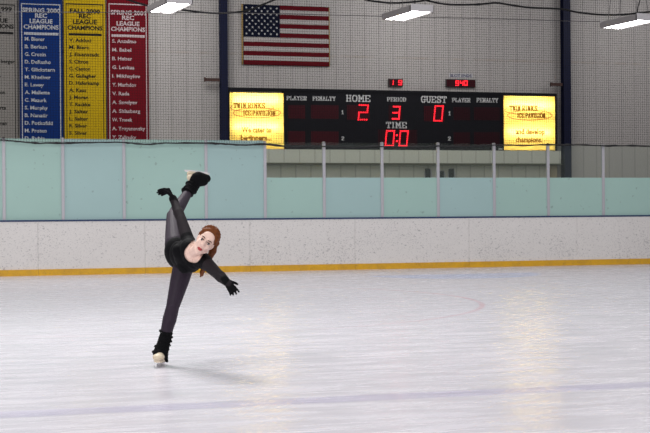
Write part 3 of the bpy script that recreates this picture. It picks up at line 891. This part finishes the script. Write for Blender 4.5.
def cable(pts, c, r, m_, name, lab, cat='cable'):
    fine = []
    P3 = [Vector((sz(x, y, c)[0], 0, sz(x, y, c)[1])) for x, y in pts]
    for i in range(len(P3)-1):
        p0 = P3[max(i-1, 0)]; p1 = P3[i]; p2 = P3[i+1]; p3 = P3[min(i+2, len(P3)-1)]
        for k in range(6):
            t = k/6
            fine.append(.5*((2*p1)+(p2-p0)*t+(2*p0-5*p1+4*p2-p3)*t*t+(3*p1-p0-3*p2+p3)*t*t*t))
    fine.append(P3[-1])
    bm = bmesh.new(); tube(bm, fine, r, 8)
    o = obj(name, bm, m_, mw=frame(c)); tag(o, lab, cat); return o
CC = C0+.5
cable([(112,-6),(130,0.5),(150,6),(180,9.6),(202,12.3),(223,13.2),(247,10.6),(262,4.8),(275,-.5),(284,-5)], CC, .020, M_cable, 'hanging_cable', 'thick black cable swinging from the left lamp up past the flag')
cable([(350,-5),(367,0),(380,2),(392,3),(410,2.2),(425,.3),(436,-3)], CC, .022, M_cable, 'hanging_cable', 'thick black cable dipping over the middle lamp')
cable([(420,-2),(428,.8),(444,4),(459,4.8),(478,4.4),(496,2.9),(512,5.2),(530,7.6),(561,9),(575,11.8),(590,13.8),(604,14.8),(622,14.7),(640,12.8),(650,11.8),(670,10)], CC+.05, .022, M_cable, 'hanging_cable', 'thick black cable looping across the right column behind the right lamp')
cable([(-10,11.8),(140,12.5),(243,13.2),(330,15),(400,16.6),(500,19),(575,21.2),(605,21.6),(680,23.4)], C0+.3, .008, M_wire, 'support_wire', 'thin straight grey wire stretched across the flag and wall', 'wire')

# ------------------------------------------------------------------ the skater
DY = 10.17                                     # depth of the skate's contact with the ice
def P(px, py, d=0): return at(px, py, DY+d)

def capsule(bm, p, q, r1, r2, seg=16):
    p, q = Vector(p), Vector(q)
    d = q-p
    if d.length < 1e-5: d = Vector((0, 0, 1e-4))
    ax = d.normalized(); a = ax.orthogonal().normalized(); b = ax.cross(a)
    rings = []
    for k in range(1, 5):
        th = -PI/2 + k*PI/2/5*1.0
        rings.append((p + ax*math.sin(th)*r1, math.cos(th)*r1))
    rings.append((p, r1)); rings.append((q, r2))
    for k in range(1, 5):
        th = k*PI/2/5
        rings.append((q + ax*math.sin(th)*r2, math.cos(th)*r2))
    R_ = [[bm.verts.new(c + (a*math.cos(2*PI*j/seg)+b*math.sin(2*PI*j/seg))*r) for j in range(seg)] for c, r in rings]
    s = bm.verts.new(p-ax*r1); e = bm.verts.new(q+ax*r2)
    for i in range(len(R_)-1):
        for j in range(seg):
            bm.faces.new((R_[i][j], R_[i][(j+1) % seg], R_[i+1][(j+1) % seg], R_[i+1][j]))
    for j in range(seg):
        bm.faces.new((s, R_[0][(j+1) % seg], R_[0][j])); bm.faces.new((e, R_[-1][j], R_[-1][(j+1) % seg]))

def ellip(bm, c, axes, radii, seg=24, rg=16):
    """axes: three unit vectors, radii along them"""
    mtx = Matrix.Translation(Vector(c)) @ Matrix((
        (axes[0].x*radii[0], axes[1].x*radii[1], axes[2].x*radii[2], 0),
        (axes[0].y*radii[0], axes[1].y*radii[1], axes[2].y*radii[2], 0),
        (axes[0].z*radii[0], axes[1].z*radii[1], axes[2].z*radii[2], 0), (0,0,0,1)))
    bmesh.ops.create_uvsphere(bm, u_segments=seg, v_segments=rg, radius=1, matrix=mtx)

def fuse(bm, voxel, smooth=2, fac=.5):
    """union of overlapping closed solids as one continuous skin"""
    bmesh.ops.recalc_face_normals(bm, faces=bm.faces[:])
    me = D.meshes.new('f'); bm.to_mesh(me); bm.free()
    o = D.objects.new('f', me); COL.objects.link(o)
    r = o.modifiers.new('r', 'REMESH'); r.mode = 'VOXEL'; r.voxel_size = voxel
    if smooth:
        s = o.modifiers.new('s', 'SMOOTH'); s.factor = fac; s.iterations = smooth
    dg = bpy.context.evaluated_depsgraph_get(); dg.update()
    m2 = D.meshes.new_from_object(o.evaluated_get(dg))
    D.objects.remove(o); D.meshes.remove(me)
    return m2

ROOT = Matrix.Translation(P(157.8, 366.5, 0))
ROOT.translation.z = 0
RI = ROOT.inverted()
sk = thing('figure_skater', 'woman in black top and dark leggings skating on one leg, the other kicked high', 'person', ROOT)

def mobj(name, me, mats, parent, smooth=True):
    me.name = name; me.transform(RI)
    me.materials.clear()
    for x in (mats if isinstance(mats, (list, tuple)) else [mats]): me.materials.append(x)
    if smooth:
        for p in me.polygons: p.use_smooth = True
    o = D.objects.new(name, me); COL.objects.link(o); o.parent = parent
    return o

skin = mat('pale_skin', (.82,.58,.49), .5, var=.05, spec=.35)
m_top = mat('black_stretch_top', (.004,.004,.005), .7, var=.3, scale=60, bump=.2, spec=.08)
m_leg = mat('dark_plum_leggings', (.027,.018,.030), .6, var=.25, scale=60, bump=.15, spec=.2)
m_slv = mat('charcoal_mesh_sleeve', (.019,.015,.018), .7, var=.25, scale=90, spec=.12)
m_glove = mat('black_knit_glove', (.005,.005,.006), .8, var=.4, scale=140, bump=.4, spec=.1)
m_warm = mat('black_leg_warmer', (.005,.005,.006), .9, var=.4, scale=110, bump=.6, spec=.1)
m_boot = mat('cream_skate_leather', (.66,.56,.42), .45, var=.06)
m_steel = mat('skate_blade_steel', (.68,.66,.68), .35, .35, .05)
m_hair = mat('auburn_hair', (.15,.042,.010), .6, spec=.2, var=.55, scale=70, bump=.7)
m_brow = mat('dark_brown_brow', (.06,.025,.015), .7); m_lip = mat('red_lips', (.42,.045,.05), .4, var=.05)
m_eye = mat('eye_white', (.60,.55,.53), .3, var=.03); m_iris = mat('dark_brown_iris', (.020,.012,.010), .25, var=.1)

# --- joints
pelvis = P(178.5, 253.5, .10)
hipS, hipR = P(184.6, 262, .08), P(175.6, 244.5, .17)
kneeS, ankS = P(173.2, 305, -.02), P(163.0, 345, .04)
kneeR, ankR = P(173.0, 216, .52), P(188.8, 191.5, .86)
chest = P(188.0, 256.0, -.12)
waist = P(181.5, 255.5, .02)
neckb = P(194.5, 252.5, -.27)
shU, shL = P(188.5, 242.5, -.13), P(205.0, 262.0, -.32)
elU, wrU = P(181.2, 219, .02), P(173.8, 201.5, .16)
elL, wrL = P(217.2, 273.6, -.53), P(228.2, 283.4, -.70)
# head frame
HC = P(205.7, 241.4, -.40)
Uh = (cr*.60 + cu*.80).normalized()
Rh = (cr*.80 - cu*.60).normalized()
Fh = Uh.cross(Rh).normalized() * -1
if Fh.y > 0: Fh = -Fh
yaw = math.radians(2)
Fh, Rh = (Fh*math.cos(yaw)+Rh*math.sin(yaw)), (Rh*math.cos(yaw)-Fh*math.sin(yaw))
pit = math.radians(-3)
Fh, Uh = (Fh*math.cos(pit)+Uh*math.sin(pit)), (Uh*math.cos(pit)-Fh*math.sin(pit))
HS = 1.0
def H(x, y, z): return HC + Rh*x*.93 + Fh*y + Uh*z*1.04
AX = (Rh*.93, Fh, Uh*1.04)

Sx = (shL-shU).normalized()                      # across the shoulders
Tz = (neckb-pelvis).normalized()                 # up the spine
Sx = (Sx - Tz*Sx.dot(Tz)).normalized()
Ty = Tz.cross(Sx).normalized()                   # chest normal, towards the viewer
if Ty.y > 0: Ty = -Ty

def torso(bm, e=0):
    ellip(bm, pelvis, (Sx, Ty, Tz), (.128+e, .100+e, .115+e))
    ellip(bm, waist.lerp(chest, .1), (Sx, Ty, Tz), (.112+e, .085+e, .13+e))
    ellip(bm, chest, (Sx, Ty, Tz), (.128+e, .098+e, .145+e))
    ellip(bm, chest.lerp(neckb, .55), (Sx, Ty, Tz), (.118+e, .078+e, .10+e))
    for s in (-1, 1):
        c = chest + Sx*.058*s + Ty*.060 + Tz*.01
        ellip(bm, c, (Sx, Ty, Tz), (.055+e, .045+e, .055+e))
    capsule(bm, shU.lerp(neckb, .15), shL.lerp(neckb, .15), .050+e, .050+e)
    capsule(bm, shU, chest, .050+e, .07+e); capsule(bm, shL, chest, .050+e, .07+e)
def arm(bm, s, el, w, e=0):
    capsule(bm, s, el, .050+e, .037+e); capsule(bm, el, w, .037+e, .025+e)
    capsule(bm, el, el.lerp(w, .35), .036+e, .039+e); capsule(bm, el.lerp(w, .35), w, .037+e, .024+e)
def leg(bm, h, k, a, e=0, g=None):
    capsule(bm, h, h.lerp(k, .45), .084+e, .072+e); capsule(bm, h.lerp(k, .45), k, .072+e, .051+e)
    capsule(bm, k, k.lerp(a, .35), .048+e, .052+e); capsule(bm, k.lerp(a, .35), a, .052+e, .033+e)

# --- the body, one continuous skin from head to feet
bm = bmesh.new()
torso(bm)
arm(bm, shU, elU, wrU); arm(bm, shL, elL, wrL)
leg(bm, hipS, kneeS, ankS); leg(bm, hipR, kneeR, ankR)
capsule(bm, neckb - Tz*.02, H(0, -.015, -.06), .052, .047)
for s in (-1, 1):                                  # collar bones and the neck muscles
    capsule(bm, neckb + Ty*.040 + Sx*.018*s, neckb + Ty*.018 + Sx*.065*s, .011, .010)
    capsule(bm, neckb + Ty*.040 + Sx*.014*s, H(.045*s, -.01, -.05), .013, .014)
# head
ellip(bm, H(0, -.014, .034), AX, (.072, .090, .078))
ellip(bm, H(0, .022, -.018), AX, (.060, .062, .078))
ellip(bm, H(0, .030, -.060), AX, (.043, .050, .050))
capsule(bm, H(0, .060, -.093), H(0, .050, -.085), .018, .022)
for s in (-1, 1):
    ellip(bm, H(.036*s, .050, -.022), AX, (.025, .028, .026))       # cheeks
    capsule(bm, H(.054*s, .012, -.055), H(.018*s, .058, -.092), .014, .012)   # jaw line
    ellip(bm, H(.068*s, -.008, -.004), AX, (.013, .017, .028)); ellip(bm, H(.040*s, .0, -.040), AX, (.026, .045, .045))      # ears
    capsule(bm, H(.012*s, .080, .026), H(.046*s, .066, .022), .008, .008)     # brow
ellip(bm, H(0, .052, .045), AX, (.052, .026, .040))
capsule(bm, H(0, .084, .014), H(0, .103, -.020), .007, .0105)       # nose
for s in (-1, 1): ellip(bm, H(.010*s, .092, -.023), AX, (.0075, .010, .007))
# hands under the gloves and feet inside the boots belong to the same skin
handU = [P(173.5, 200.8, .16), P(168.8, 196.6, .20)]
handL = [wrL, P(232.2, 288.3, -.745)]
cz = .048
tS = P(159.6, 366, -.13); hS = P(161.2, 366, .10)
tS.z = hS.z = cz
tS.x = ROOT.translation.x + .010; hS.x = tS.x + .030
tR, hR = P(208.3, 176.4, .98), P(187.8, 174.0, .90)
soleR = (cu*.90 + cr*-.12 + fw*.36).normalized()
for a_, t_, h_, n_ in ((ankS, tS, hS, Vector((0,0,-1))), (ankR, tR, hR, soleR)):
    mid = h_.lerp(t_, .25) - n_*.05
    capsule(bm, a_, mid, .028, .024); capsule(bm, mid, h_.lerp(t_, .78) - n_*.036, .024, .020)
me = fuse(bm, .0045, 3)
mobj('body', me, skin, sk)

# --- face
for s in (-1, 1):
    bm = bmesh.new(); ellip(bm, H(.0315*s, .0745, .004), AX, (.0135, .0085, .0068), 16, 10)
    me = D.meshes.new('eye'); bm.to_mesh(me); bm.free(); e = mobj('eye', me, m_eye, sk)
    bm = bmesh.new(); ellip(bm, H(.0325*s, .0800, .0040), AX, (.0068, .0045, .0066), 14, 8)
    me = D.meshes.new('iris'); bm.to_mesh(me); bm.free(); mobj('iris', me, m_iris, e)
    bm = bmesh.new()
    tube(bm, [H(.015*s, .0835, .0085), H(.024*s, .0865, .0135), H(.036*s, .0825, .0135), H(.048*s, .0715, .0075)], [.0018, .0030, .0030, .0018], 6)
    me = D.meshes.new('eyelashes'); bm.to_mesh(me); bm.free(); mobj('eyelashes', me, m_brow, sk)
    bm = bmesh.new()
    tube(bm, [H(.013*s, .0885, .0245), H(.026*s, .0890, .0295), H(.040*s, .0800, .0300), H(.052*s, .0675, .0240)], [.0028, .0036, .0032, .0016], 6)
    me = D.meshes.new('eyebrow'); bm.to_mesh(me); bm.free(); mobj('eyebrow', me, m_brow, sk)
bm = bmesh.new()
tube(bm, [H(-.024, .074, -0.0600), H(-.012, .0835, -0.0560), H(0, .0865, -0.0575), H(.012, .0835, -0.0560), H(.024, .074, -0.0600)], [.002, .0055, .0055, .0055, .002], 8)
tube(bm, [H(-.021, .074, -0.0630), H(-.010, .082, -0.0660), H(0, .084, -0.0670), H(.010, .082, -0.0660), H(.021, .074, -0.0630)], [.002, .006, .007, .006, .002], 8)
me = D.meshes.new('lips'); bm.to_mesh(me); bm.free(); mobj('lips', me, m_lip, sk)

# --- hair: drawn back from the forehead, tied, and a long tail behind the shoulder
bm = bmesh.new()
ellip(bm, H(0, -.030, .048), AX, (.0835, .098, .083))
ellip(bm, H(0, -.045, .000), AX, (.078, .070, .072))
for s in (-1, 1):
    capsule(bm, H(.010*s, .035, .108), H(.066*s, .022, .062), .016, .014)
    capsule(bm, H(.066*s, .022, .060), H(.078*s, -.004, .024), .013, .011)
    for k in range(5):                            # combed locks
        a = .25+k*.28
        capsule(bm, H(.080*math.sin(a)*s, .035-.03*k*.5, .048+.080*math.cos(a)), H(.062*math.sin(a+.2)*s, -.115, .03+.05*math.cos(a)), .012, .014)
for s in (-1, 1): capsule(bm, H(.070*s, -.030, .01), H(.046*s, -.060, -.050), .015, .019)
tie = H(.010, -.125, .020)
capsule(bm, H(0, -.10, .03), tie, .045, .034)
hair = mobj('hair', fuse(bm, .004, 2), m_hair, sk)
tail = [tie, P(215.5, 243, -.22), P(212.8, 251, -.20), P(209, 259, -.17), P(204.5, 267, -.13), P(201.8, 272.5, -.11), P(201.6, 276.2, -.11)]
bm = bmesh.new()
for j in range(7):
    o_ = [Vector((random.uniform(-.014, .014), random.uniform(-.012, .012), random.uniform(-.008, .008))) for _ in tail]
    rr = [.020, .024, .022, .020, .017, .014, .005]
    for i in range(len(tail)-1):
        capsule(bm, tail[i]+o_[i]*.9, tail[i+1]+o_[i+1], rr[i]*.85, rr[i+1]*.85, 10)
mobj('ponytail', fuse(bm, .004, 1), m_hair, hair)
bm = bmesh.new(); bmesh.ops.create_uvsphere(bm, u_segments=14, v_segments=8, radius=1, matrix=Matrix.Translation(tie) @ Matrix.Diagonal((.036, .016, .036, 1)))
me = D.meshes.new('hair_tie'); bm.to_mesh(me); bm.free(); mobj('hair_tie', me, m_glove, hair)

# --- top with a deep scoop neck
bm = bmesh.new()
torso(bm, .011)
capsule(bm, shU, shU.lerp(elU, .25), .057, .053); capsule(bm, shL, shL.lerp(elL, .25), .057, .053)
me = fuse(bm, .0045, 9)
b2 = bmesh.new(); b2.from_mesh(me)
def neck_cut(co):
    v = co - (CAM); 
    k = v.y
    px = v.dot(cr)/v.dot(fw)*F+325; py = 216.5 - v.dot(cu)/v.dot(fw)*F
    return px, py
sc0 = P(193.2, 254.0, -.25)
e1 = (cr*.60+cu*.80); e2 = (cr*.80-cu*.60)
def in_scoop(co):
    v = co-sc0
    a, b = v.dot(e1), v.dot(e2)           # a along the neck, b across
    if (co-chest).dot(Ty) < -.01 and a < .02: return False
    w_ = .075 if a < 0 else .068
    return (b/.073)**2 + (a/(.068 if a < 0 else .20))**2 < 1
kill = [f for f in b2.faces if in_scoop(f.calc_center_median())]
bmesh.ops.delete(b2, geom=kill, context='FACES')
# smooth the cut edge
bv = [v for v in b2.verts if v.is_boundary]
for _ in range(6):
    new = {}
    for v in bv:
        nb = [e.other_vert(v).co for e in v.link_edges if e.is_boundary]
        if len(nb) == 2: new[v] = v.co*.4 + (nb[0]+nb[1])*.3
    for v, c_ in new.items(): v.co = c_
# the rim turned in
b2.to_mesh(me); b2.free()
top = mobj('long_sleeve_top', me, m_top, sk)
so = top.modifiers.new('cloth', 'SOLIDIFY'); so.thickness = .004; so.offset = -1
for (s, el, w) in ((shU, elU, wrU), (shL, elL, wrL)):
    bm = bmesh.new(); arm(bm, s.lerp(el, .06), el, w, .005)
    mobj('sleeve', fuse(bm, .0045, 3), m_slv, top)

# --- leggings
bm = bmesh.new()
leg(bm, hipS, kneeS, ankS, .005); leg(bm, hipR, kneeR, ankR, .005)
ellip(bm, pelvis, (Sx, Ty, Tz), (.133, .104, .100))
ellip(bm, hipR.lerp(pelvis, .4)+Vector((-.005, .10, 0)), (Vector((1,0,0)), Vector((0,1,0)), Vector((0,0,1))), (.085, .09, .095))
capsule(bm, hipR, hipS, .090, .088)
mobj('leggings', fuse(bm, .005, 4), m_leg, sk)

# --- gloved hands: palm, four fingers and a thumb
def hand(base, direc, palm_n, scale, curl, spread, thumb_side, bent=None):
    d = direc.normalized(); n = (palm_n - d*palm_n.dot(d)).normalized(); s = d.cross(n).normalized()*thumb_side
    bm = bmesh.new()
    W = .0375*scale; L_ = .085*scale
    capsule(bm, base - d*.030, base + d*.01, .033*scale, .032*scale)
    for k in range(4):
        o_ = s*(W*(1-2*k/3))*.75
        capsule(bm, base + o_*.4, base + d*L_ + o_, .0175*scale, .0135*scale)
        # finger: three bones curling towards the palm
        ln = [.036, .041, .038, .030][k]*scale
        ang = curl*(.8+.12*k); p = base + d*L_*.98 + o_; dirv = (d + s*spread*(1.5-k)/1.5).normalized(); r = .0105*scale
        for b in range(3):
            dirv = (dirv*math.cos(ang) + n*math.sin(ang)).normalized()
            q = p + dirv*ln*[1, .72, .58][b]
            capsule(bm, p, q, r, r*.92, 12); p = q; r *= .92
    tb = base + d*.022*scale + s*.028*scale
    td = (d*.62 + s*.62 + n*.35).normalized()
    q = tb + td*.038*scale; q2 = q + (td*.75 + d*.35 + n*.3).normalized()*.030*scale
    capsule(bm, base + s*.012, tb, .018*scale, .016*scale); capsule(bm, tb, q, .0155*scale, .0125*scale, 12); capsule(bm, q, q2, .0122*scale, .010*scale, 12)
    mobj('glove', fuse(bm, .0032, 1), m_glove, sk)
dU = P(161.5, 193.5, .20) - P(173.8, 201.5, .16)
hand(P(173.4, 199.6, .17), (cr*-.42+cu*.78+fw*.35), (cr*-.85 + cu*-.40 - fw*.1), 1.04, 1.15, .05, 1)
hand(P(226.6, 281.8, -.70), (cr*.60 - cu*.78 - fw*.10), (fw*.9 + cr*-.1+cu*-.2), .86, .85, .30, 1)

# --- leg warmers with scrunched folds, boots and blades
def warmer(path, rad):
    bm = bmesh.new()
    pts, rs = [], []
    n = len(path)-1
    for i in range(n):
        for k in range(7):
            t = k/7; p = path[i].lerp(path[i+1], t); r = rad[i]+(rad[i+1]-rad[i])*t
            j = i*7+k
            pts.append(p); rs.append(r + .0045*math.sin(j*2.4) + random.uniform(-.002, .002))
    for j in range(len(pts)-1): capsule(bm, pts[j], pts[j+1], rs[j], rs[j+1])
    ax = (path[0]-path[1]).normalized()
    for j in range(0, len(pts), 4):                 # loose rolls
        off = Vector((random.uniform(-.009, .009), random.uniform(-.005, .005), 0))
        ellip(bm, pts[j]+off, (ax.orthogonal().normalized(), ax.cross(ax.orthogonal()).normalized(), ax), (rs[j]+.010, rs[j]+.010, .010))
    return bm

def boot(toe, heel, ank, sole_n, warm, rad, blade_lo, lab):
    """toe, heel: points on the sole; ank: ankle; sole_n: unit vector pointing out of the sole"""
    fdir = (toe-heel).normalized(); sn = (sole_n - fdir*sole_n.dot(fdir)).normalized(); sd = fdir.cross(sn)
    bm = bmesh.new()
    L0 = (toe-heel).length
    capsule(bm, heel - sn*.030 + fdir*.022, heel.lerp(toe, .55) - sn*.034, .032, .037)
    capsule(bm, heel.lerp(toe, .5) - sn*.032, toe - sn*.028 - fdir*.030, .038, .034)
    ellip(bm, toe - sn*.031 - fdir*.040, (fdir, sn, sd), (.050, .032, .046))
    capsule(bm, heel - sn*.035 + fdir*.035, ank, .036, .040)
    b = mobj('skate_boot', fuse(bm, .004, 2), m_boot, sk)
    # sole and heel block
    bm = bmesh.new()
    for (f0, f1, t0, t1, w) in ((-.005, L0*.40, -.004, .018, .027), (L0*.36, L0-.008, -.008, .007, .036)):
        vs = []
        for k in range(12):
            a = 2*PI*k/12
            cx = heel + fdir*((f0+f1)/2 + (f1-f0)/2*math.copysign(abs(math.cos(a))**.6, math.cos(a))) + sd*w*math.copysign(abs(math.sin(a))**.6, math.sin(a))
            vs.append(cx)
        A_ = [bm.verts.new(v + sn*t0) for v in vs]; B_ = [bm.verts.new(v + sn*t1) for v in vs]
        bm.faces.new(A_[::-1]); bm.faces.new(B_)
        for k in range(12): bm.faces.new((A_[k], A_[(k+1) % 12], B_[(k+1) % 12], B_[k]))
    bmesh.ops.recalc_face_normals(bm, faces=bm.faces[:])
    me = D.meshes.new('sole'); bm.to_mesh(me); bm.free(); mobj('sole', me, m_boot, b, False)
    # blade: runner with a rocker and toe pick, two stanchions
    bm = bmesh.new()
    def slabq(poly, th):
        a = [bm.verts.new(heel + fdir*x + sn*z - sd*th) for x, z in poly]; c_ = [bm.verts.new(heel + fdir*x + sn*z + sd*th) for x, z in poly]
        bm.faces.new(a[::-1]); bm.faces.new(c_); n = len(poly)
        for i in range(n): bm.faces.new((a[i], a[(i+1) % n], c_[(i+1) % n], c_[i]))
    lo = blade_lo
    slabq([(-.030, lo-.010), (-.030, lo-.003), (.0, lo), (L0*.5, lo+.002), (L0-.02, lo-.001), (L0+.004, lo-.006), (L0+.010, lo-.022), (L0-.01, lo-.024), (L0*.5, lo-.022), (-.02, lo-.018)], .0032)
    slabq([(L0+.000, lo-.012), (L0+.010, lo-.004), (L0+.016, lo-.014), (L0+.010, lo-.026)], .0035)
    for x0, x1 in ((.012, .050), (L0-.085, L0-.02)):
        slabq([(x0, .005), (x1, .005), (x1-.008, lo-.014), (x0+.008, lo-.014)], .0030)
        slabq([(x0-.008, .005), (x1+.008, .005), (x1+.008, .012), (x0-.008, .012)], .022)
    bmesh.ops.recalc_face_normals(bm, faces=bm.faces[:])
    me = D.meshes.new('blade'); bm.to_mesh(me); bm.free(); mobj('blade', me, m_steel, b, False)
    wm = mobj('leg_warmer', fuse(warmer(warm, rad), .0045, 1), m_warm, sk)
    return b, sn, fdir, sd

# standing skate: toe towards the camera and a little left, blade on the ice
lean = (Vector((0, 0, -1)) + Vector((-.06, 0, 0))).normalized()
bS, sn, fd, sd = boot(tS, hS, P(162.5, 347, .04), lean, [P(166.6, 332, .02), P(164.9, 339, .03), P(162.8, 346, .035), P(161.0, 352, .025), P(160.6, 355, .0)], [.049, .048, .050, .056, .054], cz-.002, 's')
# the warmer's stretched end over the heel and instep, leaving the cream toe bare
bm = bmesh.new()
capsule(bm, P(163.5, 355, .03), P(167.0, 361.2, .02), .040, .012)
capsule(bm, P(158.0, 353.6, .0), P(163.5, 354, .0), .042, .040)
mobj('leg_warmer', fuse(bm, .0045, 1), m_warm, sk)
# raised skate: sole up
bR, sn, fd, sd = boot(tR, hR, P(193.3, 183.8, .90), soleR, [P(187.6, 192.4, .84), P(191.5, 187, .88), P(195.4, 182.6, .91)], [.052, .054, .052], .040, 'r')
# over-boot cover stretched along the foot
bm = bmesh.new()
capsule(bm, P(196.0, 180.4, .90), P(202.8, 180.6, .93), .062, .050)
capsule(bm, P(198.5, 177.6, .90), P(206.6, 178.6, .955), .054, .037)
capsule(bm, P(195.8, 177.2, .88), P(196, 180, .89), .040, .052)
capsule(bm, P(185.0, 188.3, .83), P(189, 186, .85), .020, .030)
mobj('leg_warmer', fuse(bm, .0045, 1), m_warm, sk)

# ------------------------------------------------------------------ light
w = D.worlds.new('world'); SC.world = w; w.use_nodes = True
bg = w.node_tree.nodes['Background']; bg.inputs[0].default_value = (.97,.96,1,1); bg.inputs[1].default_value = .30
def area(loc, size, power, col=(1,.985,.97), target=None, sy=None):
    l = D.lights.new('light', 'AREA'); l.energy = power; l.color = col; l.size = size; l.shape = 'RECTANGLE'; l.size_y = sy or size
    o = D.objects.new('light', l); COL.objects.link(o); o.location = loc
    if target is not None:
        o.rotation_euler = (Vector(target)-Vector(loc)).to_track_quat('-Z', 'Y').to_euler()
    return o
# rows of arena lamps over the ice, then one added front fill
area((-2.6, 13.2, 6.6), 1.9, 400, target=(0, 10.5, .5))
for (x, y) in ((-7, 6), (0, 4), (7, 6), (6, 14), (-9, 16), (0, 20), (8, 21), (-7, 24)):
    area((x, y, 6.8), 2.4, 140, target=(x, y, 0))
area((-5, -3, 5.5), 4, 620, target=(-3, 16, 1.0))  # added fill from the camera side for boards, glass and skater
# area lights added between glass and wall to brighten the end wall
for s in (-3, 4, 11, 18):
    p = U*s + N*(WALL-3.6); area((p.x, p.y, 7.2), 2.2, {-3: 100, 4: 95, 11: 85, 18: 60}[s], target=tuple(U*s+N*WALL+Vector((0,0,2.5))))
vs_ = SC.view_settings
vs_.view_transform = 'Standard'; vs_.look = 'None'; vs_.gamma = 1; vs_.use_curve_mapping = False; vs_.exposure = .14
